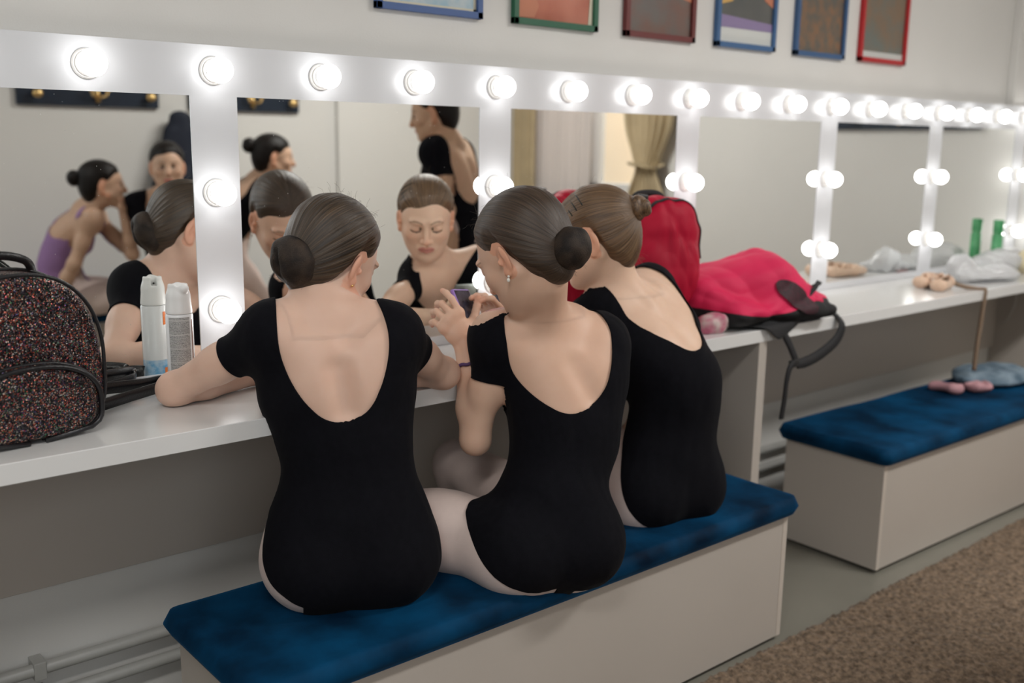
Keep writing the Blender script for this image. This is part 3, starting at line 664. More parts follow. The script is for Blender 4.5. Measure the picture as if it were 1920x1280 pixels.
cutz = lambda V: V[:, 2]-(.052+.012*np.sin(V[:, 0]*14)-.12*np.clip(V[:, 0]-.10, 0, 1)+.10*np.clip(V[:, 0]-.04, 0, 1))+.0*V[:, 1]+np.where(V[:, 1] > .05, 1, 0)
a_, f_ = clip_mesh(V, Q, cutz(V)); np_obj('bag_body', a_, f_, PINK, e); a_, f_ = clip_mesh(V, Q, -cutz(V)); np_obj('black_underside', a_, f_, BLACKF, e)
# mesh side pocket, zip, puller
MESHM = pm('pocket_mesh', (.012, .010, .012), .7, col2=(.07, .008, .02), scale=240, detail=1)
Vm, Qm = G_.mesh(.006); c0 = A3(.0, -.085, .085); dm = .056-np.sqrt(((Vm[:, 0]-c0[0])/1.25)**2+(Vm[:, 2]-c0[2]+(Vm[:, 0]-c0[0])*.5)**2*2.2); dm = np.where(Vm[:, 1] > -.02, -1, dm); a_, f_ = clip_mesh(Vm, Qm, dm); np_obj('mesh_pocket', a_, f_, MESHM, e)
MB().tube(spline([(.065, -.128, .075), (.11, -.125, .098), (.16, -.105, .112), (.21, -.075, .100), (.235, -.04, .085)], 6), .004, flat=(.013, .005), up=(0, -.4, 1)).build('main_zip', BLACKF, e, True)
MB().box((.085, -.15, .052), (.125, -.128, .072), .006).build('zip_puller', PINK, e)
# black back panel drooping over the counter edge
def sheet(name, grid, mat, par, th=.006):
    nu, nv = len(grid), len(grid[0]); V = np.array(grid).reshape(-1, 3); ii = (np.arange(nu-1)[:, None]*nv+np.arange(nv-1)[None]).ravel()
    o = np_obj(name, V, np.stack([ii, ii+nv, ii+nv+1, ii+1], -1), mat, par); s = o.modifiers.new('t', 'SOLIDIFY'); s.thickness = th; s.offset = 0; sd = o.modifiers.new('s', 'SUBSURF'); sd.levels = 2; sd.render_levels = 2; return o
sheet('back_panel', [[(-.20, -.05, .045), (-.06, -.07, .05), (.07, -.075, .045), (.14, -.05, .03)], [(-.19, -.09, .012), (-.07, -.12, .014), (.06, -.125, .014), (.13, -.09, .010)], [(-.14, -.12, .008), (-.11, -.135, .010), (.00, -.139, .010), (.07, -.118, .008)], [(-.135, -.124, .006), (-.115, -.137, .0), (-.09, -.145, -.035), (-.055, -.141, -.03)]], BLACKF, e)
st = lambda n_, p_, m_, w=.024: MB().tube(spline([Vector(q)-Vector((2.47, -.235, .7505)) for q in p_], 8), .003, flat=(w, .005), up=(0, -1, .25)).build(n_, m_, e, True)
st('shoulder_strap', [(2.66, -.19, .80), (2.70, -.25, .79), (2.725, -.32, .765), (2.715, -.375, .735), (2.68, -.385, .690), (2.60, -.385, .655), (2.525, -.385, .640), (2.48, -.385, .640)], BLACKF, .030)
st('shoulder_strap', [(2.36, -.34, .775), (2.41, -.366, .750), (2.44, -.380, .705), (2.47, -.385, .655)], BLACKF)
st('adjuster_strap', [(2.485, -.385, .650), (2.440, -.392, .640), (2.425, -.392, .600), (2.430, -.385, .54), (2.428, -.38, .482)], BLACKF, .017)
MB().box((-.024, -.156, -.118), (.012, -.144, -.098), .002).build('buckle', BLACKP, e)
# ---- crumpled cloth pouch
def crumple(name, c, r, seed, mat, label, cat, amp=.012, fr=45, h=.004, flatz=.7505, grp=None, extra=()):
    F = Field(); F.ell((0, 0, r[2]*.7), r, k=.01)
    for (o_, r_) in extra: F.ell(o_, r_, k=.02)
    l_ = lumpy(seed, amp*.7, fr*.8); l2_ = crease(seed+1, amp*.8, fr*1.3); m_ = max(r)*1.3+.12; F.func(lambda p: l_(p)+l2_(p), (-m_, -m_, -.05), (m_, m_, m_), .001, 'd')
    V, Q = F.grid((-m_, -m_, -.02), (m_, m_, r[2]*2.4+.05), h).mesh(); V[:, 2] = np.maximum(V[:, 2], 0); o = np_obj(name, V, Q, mat, None, origin=(0, 0, 0)); o.location = c; tag(o, label, cat, grp); return o
crumple('cloth_pouch', (2.215, -.285, .7505), (.066, .040, .034), 21, pm('flowery_cloth', (.58, .50, .47), .8, col2=(.48, .13, .20), scale=22, detail=2), 'crumpled pink and grey flowery cloth between dancer and rucksack', 'cloth', .011, 48)
crumple('tissue', (2.635, -.285, .7505), (.055, .028, .010), 25, pm('white_tissue', (.78, .79, .83), .7), 'crumpled white tissue under the rucksack strap', 'tissue', .004, 60, .003)
# ---- ballet shoes and ribbon
SATIN = pm('peach_satin', (.74, .52, .38), .45, var=.12, scale=30, sheen=.2)
def pointe(name, loc, rz, label, ribbon=True):
    e = empty(name, loc); e.rotation_euler[2] = R(rz); tag(e, label, 'ballet shoe', 'peach ballet shoes')
    F = Field(); F.eseg((-.085, 0, .022), (.02, 0, .024), (0, 1, 0), .031, .024, .038, .024, k=.02); F.eseg((.02, 0, .024), (.085, 0, .018), (0, 1, 0), .038, .024, .024, .017, k=.02); F.ell((-.025, 0, .048), (.062, .027, .032), k=.012, mode='s')
    V, Q = F.grid((-.13, -.05, -.01), (.13, .05, .07), .0025).mesh(); V[:, 2] = np.maximum(V[:, 2], .0); np_obj('shoe_body', V, Q, SATIN, e); return e
s1 = pointe('ballet_shoe', (3.60, -.235, .7505), 20, 'peach ballet shoe on the counter with its ribbon hanging down'); s2 = pointe('ballet_shoe', (3.63, -.17, .7505), 8, 'peach ballet shoe lying against the one with the hanging ribbon')
wm = lambda o_, p_: [Vector(q)-Vector(o_.location) for q in p_]
def rib(par, pts, w=.016, mat=SATIN, up=(1, .0, .3)):
    M_ = Matrix.Rotation(-par.rotation_euler[2], 4, 'Z'); return MB().tube(spline([M_ @ q for q in wm(par, pts)], 7), .001, flat=(w, .0012), up=M_ @ Vector(up) if up else None).build('ribbon', mat, par, True)
rib(s1, [(3.60, -.235, .79), (3.64, -.28, .765), (3.675, -.33, .7535), (3.682, -.352, .7535), (3.682, -.359, .745), (3.668, -.362, .65), (3.648, -.366, .55), (3.635, -.37, .46)], .016, pm('old_ribbon', (.24, .165, .11), .6), (1, .2, 0))
for k in range(5):
    a = k*1.3; rib(s1 if k % 2 else s2, [(3.58+.05*math.cos(a), -.21+.03*math.sin(a), .775), (3.60+.03*math.cos(a+1), -.21+.04*math.sin(a+1), .802), (3.62+.05*math.cos(a+2.2), -.2+.03*math.sin(a+2), .785), (3.60+.07*math.cos(a+3), -.2+.05*math.sin(a+3), .755)], .014, SATIN, (0, .2, 1))
# ---- plastic bags, straw bag and green bottle at the far end
PLAS, nt, b = newmat('clear_plastic'); b.inputs['Base Color'].default_value = (.80, .81, .83, 1); b.inputs['Roughness'].default_value = .25; b.inputs['Transmission Weight'].default_value = .35
crumple('plastic_bag', (4.02, -.205, .7505), (.20, .10, .028), 31, PLAS, 'crumpled clear plastic bag at right end of the counter', 'plastic bag', .011, 30, .005, grp='clear plastic bags', extra=[((-.12, .05, .05), (.06, .04, .04))])
crumple('plastic_bag', (4.30, -.13, .7505), (.20, .09, .055), 33, PLAS, 'clear plastic bag standing in front of the green bottle', 'plastic bag', .012, 30, .005, grp='clear plastic bags')
crumple('straw_bag', (4.40, -.215, .7505), (.11, .06, .060), 35, pm('straw', (.70, .62, .42), .8, bump=.6, bscale=120), 'cream straw bag beside the plastic bags at far end of counter', 'bag', .006, 30, .005)
crumple('headband', (3.93, -.10, .7505), (.050, .014, .008), 36, pm('mauve_cloth', (.28, .17, .17), .8), 'small mauve cloth strip beside the clear plastic bag', 'cloth', .003, 60, .003)
GRN = pm('green_plastic', (.02, .26, .08), .3, col2=(.10, .42, .18), scale=14, coat=.4)
e = MB().lathe((0, 0, 0), [(0, 0), (.020, 0), (.0225, .003), (.0225, .14), (.018, .147), (.018, .152)], 32).build('green_bottle', GRN, None, 'auto', None); e.location = (4.437, -.045, .7505); tag(e, 'slim green bottle standing near right end of the counter', 'bottle')
MB().lathe((0, 0, .152), [(.018, 0), (.0215, .001), (.0215, .052), (.019, .055), (0, .055)], 32).build('bottle_cap', GRN, e, 'auto')
# ---- pink slippers and denim on the right bench
SLP = pm('pink_leather', (.56, .30, .33), .6, var=.1, scale=20)
def slipper(loc, rz, label):
    F = Field(); F.eseg((-.035, 0, .022), (.038, .008, .018), (0, 1, 0), .036, .024, .040, .019, k=.02); F.ell((-.012, .0, .050), (.036, .022, .026), k=.012, mode='s'); F.cone((.02, -.03, .03), (.05, .03, .034), .004, .005, k=.012, mode='s')
    l_ = lumpy(int(abs(rz))+3, .0055, 48); F.func(lambda p: l_(p), (-.1, -.06, -.02), (.1, .06, .08), .001, 'd')
    V, Q = F.grid((-.10, -.06, -.01), (.10, .06, .07), .0025).mesh(); V[:, 2] = np.maximum(V[:, 2], 0); o = np_obj('soft_slipper', V, Q, SLP); o.location = loc; o.rotation_euler[2] = R(rz); tag(o, label, 'slipper', 'pink slippers')
slipper((3.50, -.345, .3925), 70, 'crumpled pink slipper on the blue bench, left one of the pair'); slipper((3.60, -.405, .3925), -10, 'crumpled pink slipper on the blue bench, right one nearer the jeans')
crumple('folded_jeans', (3.83, -.355, .3925), (.20, .13, .030), 44, pm('washed_denim', (.25, .33, .40), .85, col2=(.07, .12, .17), scale=16, detail=5), 'crumpled washed blue jeans at far end of the blue bench', 'jeans', .012, 28, .005)
# ---- cables
cb = MB().tube(spline([(2.46, -.02, .50), (2.60, .0, .40), (2.80, .02, .30), (2.86, .025, .25), (2.82, .02, .215)], 8), .003, 8).build('cable', pm('cable_white', (.55, .53, .50), .5), None, True); tag(cb, 'thin pale cable on the wall below the rucksack strap', 'cable')
cb = MB().tube(spline([(4.66, -.02, .70), (4.655, -.06, .60), (4.665, -.03, .50), (4.69, .01, .48), (4.70, .02, .58), (4.69, .0, .66)], 8), .005, 8).build('cable', MATS['cable_white'], None, True); tag(cb, 'white looped cable hanging below the counter at right wall', 'cable')
# ---- phones
def phone(name, M, w, h, label, case, bt=.009):
    e = empty(name); e.matrix_world = M; tag(e, label, 'phone')
    b_ = MB().box((-w/2, -h/2, -bt/2), (w/2, h/2, bt/2), .004, 3).build('case', case, e, 'auto')
    MB().box((-w/2+.004, -h/2+.004, bt/2-.0005), (w/2-.004, h/2-.004, bt/2+.0008), .0004, 1).build('screen', pm('phone_screen', (.02, .02, .03), .12, col2=(.06, .06, .09), scale=40), e)
    MB().box((-w/2+.008, h/2-.030, -bt/2-.002), (-w/2+.026, h/2-.008, -bt/2+.0005), .001, 1).build('camera_bump', BLACKP, e)
    return e
X_ = Vector((.93, .30, -.12)).normalized(); U_ = Vector((-.34, .42, .86)); Z_ = X_.cross(U_).normalized(); U_ = Z_.cross(X_).normalized()
phone('smartphone', frame_M(X_, U_, Z_, Vector((1.330, -.318, .886))), .064, .128, 'black smartphone in a purple case held by the middle dancer', PURP)
X2 = Vector((.95, .25, 0)).normalized(); U2 = Vector((-.1, .3, .95)); Z2 = X2.cross(U2).normalized(); U2 = Z2.cross(X2).normalized()
phone('smartphone', frame_M(X2, U2, Z2, Vector((1.625, -.085, .835))), .062, .11, 'grey smartphone in the hands of the right dancer, seen in mirror', pm('grey_case', (.10, .11, .10), .5))
# ================================================================ people
def head_rot(az, pitch, roll=0):
    a, p, r = R(az), R(pitch), R(roll)
    Y = A3(math.sin(a)*math.cos(p), math.cos(a)*math.cos(p), math.sin(p)); X = A3(math.cos(a), -math.sin(a), 0); Z = np.cross(X, Y)
    X2 = X*math.cos(r)+Z*math.sin(r); Z2 = Z*math.cos(r)-X*math.sin(r); return np.stack([X2, Y, Z2], -1)     # columns: right, face, up
def hand(F, Wp, d, n, lat, curls, s=1.0, spread=.10, thumb=(.55, .75, .15), tcurl=.35, k=.008, fcut=5):
    """Wp wrist, d to fingers, n palm normal, lat towards thumb"""
    Wp = np.array(Wp, float); d = nrm(d); lat = nrm(lat-d*np.dot(lat, d)); n = nrm(np.cross(d, lat))*np.sign(np.dot(np.cross(d, lat), n))
    P = lambda a, b, c: Wp+(d*a+lat*b+n*c)*s
    F.eseg(P(-.01, 0, 0), P(.03, .002, 0), lat, .024*s, .017*s, .031*s, .015*s, k=.015)
    F.eseg(P(.028, .001, 0), P(.068, 0, 0), lat, .032*s, .0145*s, .036*s, .0115*s, k=.012)
    F.ell(P(.03, .022, .006), (.02*s, .016*s, .013*s), None, k=.012)           # thenar pad
    tips = []
    L = [(.029, .038, .024, .019, .0085), (.010, .042, .027, .020, .0088), (-.009, .039, .025, .019, .0083), (-.027, .030, .019, .017, .0073)]
    for i, (off, l1, l2, l3, r) in enumerate(L[:fcut]):
        a = P(.07-.004*abs(i-1)-(.006 if i == 3 else 0), off, 0); c = curls[i] if hasattr(curls, '__len__') else curls; dr = nrm(d+lat*spread*(1.2-i*.8))
        F.ell(a, (.0105*s,)*3, None, k=.01)
        ang = 0
        for j, l in enumerate((l1, l2, l3)):
            ang += c*(1.0, 1.15, .7)[j]; v = dr*math.cos(ang)+n*math.sin(ang); b = a+v*l*s
            r0, r1 = r*(1, .94, .87)[j]*s, r*(.94, .87, .72)[j]*s
            F.cone(a, b, r0, r1, k=.0035); a = b
        tips.append(a)
    a = P(.014, .020, .004); v = nrm(d*thumb[0]+lat*thumb[1]+n*thumb[2]); b = a+v*.040*s; F.cone(a, b, .0135*s, .0105*s, k=.012)
    v2 = nrm(v*math.cos(tcurl)+nrm(d*.8+n*.5)*math.sin(tcurl)); c = b+v2*.030*s; F.cone(b, c, .0102*s, .0092*s, k=.004)
    v3 = nrm(v2*math.cos(tcurl)+nrm(d*.8+n*.5)*math.sin(tcurl)); e = c+v3*.023*s; F.cone(c, e, .0092*s, .0074*s, k=.004)
    tips.append(e); return tips
def head_ops(F, C, M, s, fine=True, nape=True):
    P = lambda x, y, z: C+M@(A3(x, y, z)*s)
    E = lambda c, r, k=.02, mode='u', Ml=None: F.ell(P(*c), A3(*r)*s, M if Ml is None else M@Ml, k=k*s, mode=mode)
    K = lambda a, b, r1, r2, k=.01, mode='u': F.cone(P(*a), P(*b), r1*s, r2*s, k=k*s, mode=mode)
    E((0, -.016, .030), (.0735, .092, .079))
    E((0, .030, -.012), (.060, .062, .083), .03)
    E((0, .034, -.058), (.047, .048, .040), .03)
    for x in (-1, 1):
        K((x*.058, -.008, -.040), (x*.022, .062, -.086), .014, .013, .03)      # jaw line
        E((x*.036, .056, -.024), (.024, .022, .020), .02)                   # cheeks
    E((0, .072, -.092), (.018, .015, .014), .022)                             # chin
    if not fine:
        K((0, .085, .005), (0, .103, -.028), .008, .011, .012); 
        for x in (-1, 1): E((x*.030, .090, .004), (.015, .010, .009), .012, 's')
        E((0, .083, -.058), (.020, .011, .008), .010)
    else:
        for x in (-1, 1):
            E((x*.031, .096, .003), (.0185, .0125, .0115), .016, 's')            # sockets
            E((x*.0305, .0735, .001), (.0148, .0132, .0125), .004)            # lowered lids
            K((x*.012, .090, .0205), (x*.044, .078, .021), .0065, .005, .014)  # brow ridge
            E((x*.0118, .0985, -.0335), (.0072, .0085, .0066), .006)          # nostril wings
            E((x*.0065, .1045, -.0405), (.0035, .0045, .0030), .003, 's')
        K((0, .086, .014), (0, .1065, -.024), .0058, .0078, .010)
        E((0, .109, -.031), (.0088, .0088, .0078), .006)
        E((0, .082, -.059), (.025, .013, .016), .012)                         # muzzle
        for x in (-1, 1):
            K((x*.0035, .0955, -.0545), (x*.0215, .085, -.0585), .0042, .0022, .005)
            K((x*.0, .0950, -.0645), (x*.0185, .086, -.0605), .0052, .0026, .005)
        K((-.022, .0965, -.0592), (.022, .0965, -.0592), .0009, .0009, .0025, 's')
        E((0, .094, -.048), (.0028, .004, .005), .004, 's')
    for x in (-1, 1):                                                          # ears
        t = R(24)*x; Re = np.array([[math.cos(t), -math.sin(t), 0], [math.sin(t), math.cos(t), 0], [0, 0, 1]])
        E((x*.0755, -.008, -.012), (.0062, .0165, .0280), .006, 'u', Re)
        if fine:
            E((x*.0822, -.003, -.010), (.0062, .0098, .0185), .003, 's', Re)
            E((x*.0805, -.013, .001), (.0030, .0040, .0120), .004, 'u', Re)
            E((x*.0765, .004, -.013), (.0050, .0040, .0060), .004)
        E((x*.0755, -.001, -.036), (.0055, .0085, .0095), .005)
    return P
def hair_fn(C, M, s, part=False, thick=.0085, low=0.0, bun=(0, -1, .2), ridge=.0008, seed=0, height=0.0):
    """returns offset function: how far hair stands off the head skin (negative: no hair)"""
    xs = A3(-.14, -.070, -.050, -.034, -.024, -.012, .004, .016, .030, .045, .060, .075, .10)
    zs = A3(-.092, -.092, -.080, -.052, -.012, .024, .030, .020, .028, .046, .060, .067, .071)+low
    r = np.random.default_rng(seed); nn = r.integers(25, 150, 14); pp = r.uniform(0, 6.28, 14); am = r.uniform(.3, 1, 14); am /= am.sum()**.5*2
    bx = nrm(A3(*bun)); u_ = nrm(np.cross(bx, A3(1, 0, 0.01))); v_ = np.cross(bx, u_)
    def coords(p):
        q = ((p-C)@M)/s; w = q-A3(0, -.012, .02); a = w@u_; b = w@v_; return q, np.arctan2(b, a), (w@bx)
    def off(p):
        q, ph, al = coords(p); zl = np.interp(q[..., 1], xs, zs)
        g = q[..., 2]-zl-.006*np.sin(q[..., 0]*60)*(q[..., 1] > .05)-.10*np.abs(q[..., 0])**1.2*(q[..., 1] > .045)*0
        t = np.clip(g/.034, -1, 1); o = np.where(t > 0, .0004+thick*np.clip(t, 0, 1)**1.3*(2-np.clip(t, 0, 1)), t*.004)
        rd = 0
        for n_, p_, a_ in zip(nn, pp, am): rd = rd+a_*np.sin(n_*ph+p_+6*al)
        o = o+ridge*rd*np.clip(t*2, 0, 1)*np.clip((.11-np.abs(al))/.03, .15, 1)
        if part: o = o-.0022*np.exp(-(q[..., 0]/.0028)**2)*(q[..., 1] > -.0)*np.clip(t*3, 0, 1)
        return o*s
    def strand(V):
        q, ph, al = coords(V); return np.stack([np.cos(ph)*44, np.sin(ph)*44, al*9+0*ph], -1)
    return off, strand
def skin_cols(V, C, M, s, base, fine=True, hands=(), c_brow=.65):
    c = np.tile(A3(*base), (len(V), 1)); q = ((V-C)@M)/s
    def mix(w, col): 
        nonlocal c
        w = np.clip(w, 0, 1)[:, None]; c = c*(1-w)+A3(*col)*w
    q = np.where((np.linalg.norm(q, axis=1) < .16)[:, None], q, 9.); x, y, z = q.T; ax = np.abs(x); face = (y > .03) & (y < 1)
    red = A3(*base)*A3(1.03, .70, .62)
    mix(.28*np.exp(-((ax-.040)**2+(z+.026)**2)/.00035)*face, red)
    mix(.5*np.exp(-((x)**2+(z+.031)**2)/.00015)*(y > .095)*(y < 1), red)
    mix(.75*((ax > .070) & (np.abs(z+.01) < .045) & (np.abs(y) < .035)), A3(*base)*A3(1.04, .76, .66))
    lip = (np.clip(1-(ax/.0235)**2, 0, 1)**.5)
    dz = z+.0592; m = ((dz < .0085*lip*(1-.25*np.exp(-(x/.004)**2))) & (dz > -.0105*lip) & (y > .080) & (ax < .0232))
    mix(.8*m, (.56, .19, .17))
    mix(.8*((np.abs(dz) < .0011) & (ax < .021) & (y > .08)), (.16, .04, .035))
    bz = .0205+.006*(1-((ax-.030)/.020)**2)-.002; mix(c_brow*np.clip(1-np.abs(z-bz)/np.where(ax > .04, .0022, .0034), 0, 1)**.4*((ax > .011) & (ax < .051) & (y > .05)), (.12, .065, .038))
    lz = -.0052-.0052*(1-((ax-.0305)/.0155)**2)+.001; mix(.92*(np.abs(z-lz) < .0022)*((ax > .0165) & (ax < .0455) & (y > .06)), (.035, .018, .014))
    mix(.15*np.exp(-((ax-.031)/.016)**2-((z-.002)/.010)**2)*(y > .06), A3(*base)*A3(.80, .62, .56))
    for h in hands:
        d = np.linalg.norm(V-h, axis=1); mix(.45*np.clip(1-d/.022, 0, 1), A3(*base)*A3(1.04, .64, .55))
    return np.concatenate([c, np.ones((len(V), 1))], 1)
def person(cfg):
    c = cfg; F = Field(); g = lambda k: np.array(c[k], float)
    P0, P1, P2, N = g('P0'), g('P1'), g('P2'), g('N'); b = c.get('build', 1.0); hz = c.get('h', .0045)
    sp = nrm(A3(math.cos(R(c['pel_az'])), -math.sin(R(c['pel_az'])), 0)); sc = nrm(g('SR')-g('SL')); up_p = nrm(P1-P0); fp = np.cross(up_p, sp); fp = nrm(fp) 
    up_c = nrm(N-P2); fc = nrm(np.cross(up_c, sc))
    # np.cross(up, right) -> forward
    wp, ww, wr, wc = c.get('w', (.150, .112, .130, .135)); dp_, dw, dr, dc = c.get('d', (.105, .085, .092, .075))
    Pm = (P1+P2)/2+np.array(c.get('bow', (0, 0, 0)), float)
    F.eseg(P0-up_p*.02, P0+up_p*.05, sp, wp, dp_, wp*.96, dp_*.95, k=.04)
    F.eseg(P0+up_p*.05, P1, sp, wp*.90, dp_*.9, ww, dw, k=.05)
    F.eseg(P1, Pm, nrm(sp+sc), ww, dw, wr*.94, dr*.95, k=.05)
    F.eseg(Pm, P2, sc, wr*.95, dr, wr, dr*.95, k=.05)
    T = N-up_c*.035
    F.eseg(P2, T, sc, wr, dr*.92, wc*.80, dc*.72, k=.05)
    for sgn, S in ((-1, 'SL'), (1, 'SR')):
        Sj = g(S)
        if c.get('butt', True): F.ell(P0+sp*sgn*.070-fp*.030-up_p*.035, (.080, .085, .075), k=.05)
        F.cone(N-up_c*.012+sc*sgn*.020-fc*.008, Sj+up_c*.012, .038, .036, k=.045)        # trapezius
        F.ell(Sj, (.046, .046, .048), k=.035)
        F.cone(Sj-sc*sgn*.02-up_c*.02, P2+sc*sgn*(wr-.045)-up_c*.0, .052, .05, k=.06)      # flank under the arm
        F.ell(Sj-sc*sgn*.065-fc*.050-up_c*.07, (.046, .030, .062), np.stack([sc, fc, up_c], -1), k=.045)   # shoulder blade
        sbl = c.get('blade', 0)
        if sbl: F.cone(Sj-sc*sgn*.085-fc*.066-up_c*.03, Sj-sc*sgn*.055-fc*.060-up_c*.135, .018*sbl, .014*sbl, k=.03)
        if c.get('chest', .3): F.ell(P2+sc*sgn*.055+fc*(dr*.72)+up_c*.0, (.052, .040, .050), k=.04)
    gr = c.get('groove', .5)
    if gr: F.cone(N-up_c*.10-fc*(dc+.030), P2-up_c*.03-fc*(dr+.022), .014*gr+.006, .010*gr+.004, k=.035, mode='s')
    if c.get('knobs'):
        for i in range(5): F.ell(N-up_c*(.005+.024*i)-fc*(.052+.006*min(i, 2)), (.012, .010, .011), k=.022)
    H = g('H'); M = head_rot(*c['head']); hs = c.get('hs', .95)
    nb = H+M@(A3(0, -.034, -.050)*hs); nm = H+M@(A3(0, -.010, -.075)*hs)
    F.cone(N-up_c*.02, nb, .048, .041, k=.035); F.cone(N-up_c*.02+fc*.02, nm, .040, .036, k=.03)
    ar = c.get('arm', 1.0); tips = []
    for sd in 'LR':
        S, E_, W_ = g('S'+sd), g('E'+sd), g('W'+sd); v = nrm(E_-S)
        F.cone(S, S+(E_-S)*.55, .041*ar, .036*ar, k=.03); F.cone(S+(E_-S)*.5, E_, .0365*ar, .031*ar, k=.02)
        F.ell(E_, (.030*ar,)*3, k=.015)
        md = E_+(W_-E_)*.32; F.cone(E_, md, .031*ar, .034*ar, k=.02); F.cone(md, W_, .034*ar, .0225*ar, k=.02)
        h = c.get('hand'+sd)
        if h:
            t = hand(F, W_, A3(*h['d']), A3(*h['n']), A3(*h['lat']), h.get('curls', .35), h.get('s', .92), h.get('spread', .08), h.get('thumb', (.55, .75, .15)), h.get('tcurl', .3)); tips += t
    for sd, sg in (('L', -1), ('R', 1)):
        Hj = P0+sp*sg*.075-up_p*.02; Kn, An = g('K'+sd), g('A'+sd); toe = nrm(g('T'+sd)-An)
        tr = c.get('thigh', 1.0)
        F.cone(Hj, Hj+(Kn-Hj)*.45, .083*tr, .076*tr, k=.05); F.cone(Hj+(Kn-Hj)*.4, Kn, .077*tr, .053*tr, k=.03)
        F.ell(Kn, (.052,)*3, k=.02); m = Kn+(An-Kn)*.35; F.cone(Kn, m, .048, .050, k=.03); F.cone(m, An, .050, .030, k=.03)
        F.ell(An-toe*.02-A3(0, 0, .02), (.028,)*3, k=.02); F.eseg(An-A3(0, 0, .02), An+toe*.15-A3(0, 0, .045), np.cross(toe, A3(0, 0, 1)), .03, .028, .035, .014, k=.02)
    head_ops(F, H, M, hs, c.get('fine', True))
    if c.get('seat'):   # flattened where it rests
        zc = c['seat']; F.func(lambda p: zc-p[..., 2]+0*p[..., 0], P0-A3(.30, .22, .3), P0+A3(.30, .17, .02), .012, 'i') if False else None
    allp = np.array([g(k) for k in ('P0', 'P1', 'P2', 'N', 'H', 'SL', 'SR', 'EL', 'ER', 'WL', 'WR', 'KL', 'KR', 'AL', 'AR', 'TL', 'TR')])
    lo, hi = np.minimum(allp.min(0)-.10, P0-.20), np.maximum(allp.max(0)+.10, P0+.20); lo[2] = max(lo[2], -.02); hi[2] = H[2]+.17
    G = F.grid(lo, hi, hz)
    flat = c.get('press', [])
    if flat:   # soft press against seat / counter planes: (z, xmin,xmax,ymin,ymax, keep side)
        pts = G.pts()
        for (z, x0, x1, y0, y1, zt) in flat:
            m = (pts[..., 0] > x0) & (pts[..., 0] < x1) & (pts[..., 1] > y0) & (pts[..., 1] < y1) & (pts[..., 2] < zt)
            G.D = np.where(m, np.maximum(G.D, (z-pts[..., 2]).astype(F32)), G.D)
        del pts
    boxes = [(H-.135*hs/.95, H+.135*hs/.95, c.get('hh', .0021))]
    for sd in 'LR':
        if c.get('hand'+sd) and c.get('fine', True):
            tt = np.array(tips[(0 if sd == 'L' else 5):(5 if sd == 'L' else 10)]); W_ = g('W'+sd); a = np.vstack([tt, W_[None]]); boxes.append((a.min(0)-.028, a.max(0)+.028, .0021))
    if not c.get('fine', True): boxes = boxes[:1]
    V, Q = G.mesh(); cen = V[Q].mean(1); keep = np.ones(len(Q), bool)
    for a, bb, h_ in boxes: keep &= ~np.all((cen > a+hz*1.5) & (cen < bb-hz*1.5), axis=1)
    Q = Q[keep]; Ns = G.grad(V); parts = [(V, Q, Ns)]
    hg = None
    for a, bb, h_ in boxes:
        g2 = F.grid(a, bb, h_)
        if flat:
            pts = g2.pts()
            for (z, x0, x1, y0, y1, zt) in flat:
                m = (pts[..., 0] > x0) & (pts[..., 0] < x1) & (pts[..., 1] > y0) & (pts[..., 1] < y1) & (pts[..., 2] < zt)
                g2.D = np.where(m, np.maximum(g2.D, (z-pts[..., 2]).astype(F32)), g2.D)
        v, q = g2.mesh(); parts.append((v, q, g2.grad(v)))
        if hg is None: hg = g2
    Vs = np.concatenate([p_[0] for p_ in parts]); off = np.cumsum([0]+[len(p_[0]) for p_ in parts]); Qs = np.concatenate([p_[1]+o for p_, o in zip(parts, off)]); Nn = np.concatenate([p_[2] for p_ in parts])
    used = np.zeros(len(Vs), bool); used[Qs.ravel()] = True; mp = np.cumsum(used)-1; Vs, Nn, Qs = Vs[used], Nn[used], mp[Qs]
    org = (float(P0[0]), float(P0[1]), float(c.get('floor_z', P0[2]-.1)))
    cols = skin_cols(Vs, H, M, hs, c['skin'], hands=[t for t in tips]+[g('EL'), g('ER')])
    body = np_obj('person', Vs, Qs, SKIN, None, Nn, {'Col': ('FLOAT_COLOR', cols)}, origin=org)
    tag(body, c['label'], 'person', c.get('group'))
    # ---- clothing
    def frame_coords(V):
        d = V-N; s_, u_, f_ = d@sc, d@up_c, d@fc; return s_, u_, f_
    def nearest_seg(V, a, b_):
        ab = b_-a; t = ((V-a)@ab)/(ab@ab); tc = np.clip(t, 0, 1); return t, np.linalg.norm(V-a-tc[:, None]*ab, axis=1)
    def garment(V):
        s_, u_, f_ = frame_coords(V); bk, ft, hw, pw = c.get('neck', (.225, .12, .092, 2.6)); hwf = c.get('neckf', hw)
        w = np.clip(.5+(f_-c.get('seam', .03))/.07, 0, 1); dep = bk*(1-w)+ft*w; top = c.get('top', .02); off_s = c.get('neckshift', 0.)
        q = np.clip((top-u_)/dep, 0, 1); Wd = (hw*(1-w)+hwf*w)*np.power(np.clip(1-q**pw, 0, 1), 1/pw)*(1+.10*np.sin(np.pi*np.clip(q*1.2, 0, 1)))
        gn = np.abs(s_-(off_s+c.get('neckslant', 0)*q)*(1-w)-c.get('fshift', 0)*w)-Wd; gn = np.where(u_ < top-dep-.02, 1, gn)
        # head and neck never covered
        out = np.where(u_ > c.get('cut', .055), -1, gn)
        out = np.where(np.linalg.norm(V-H, axis=1) < .125, -1, out)
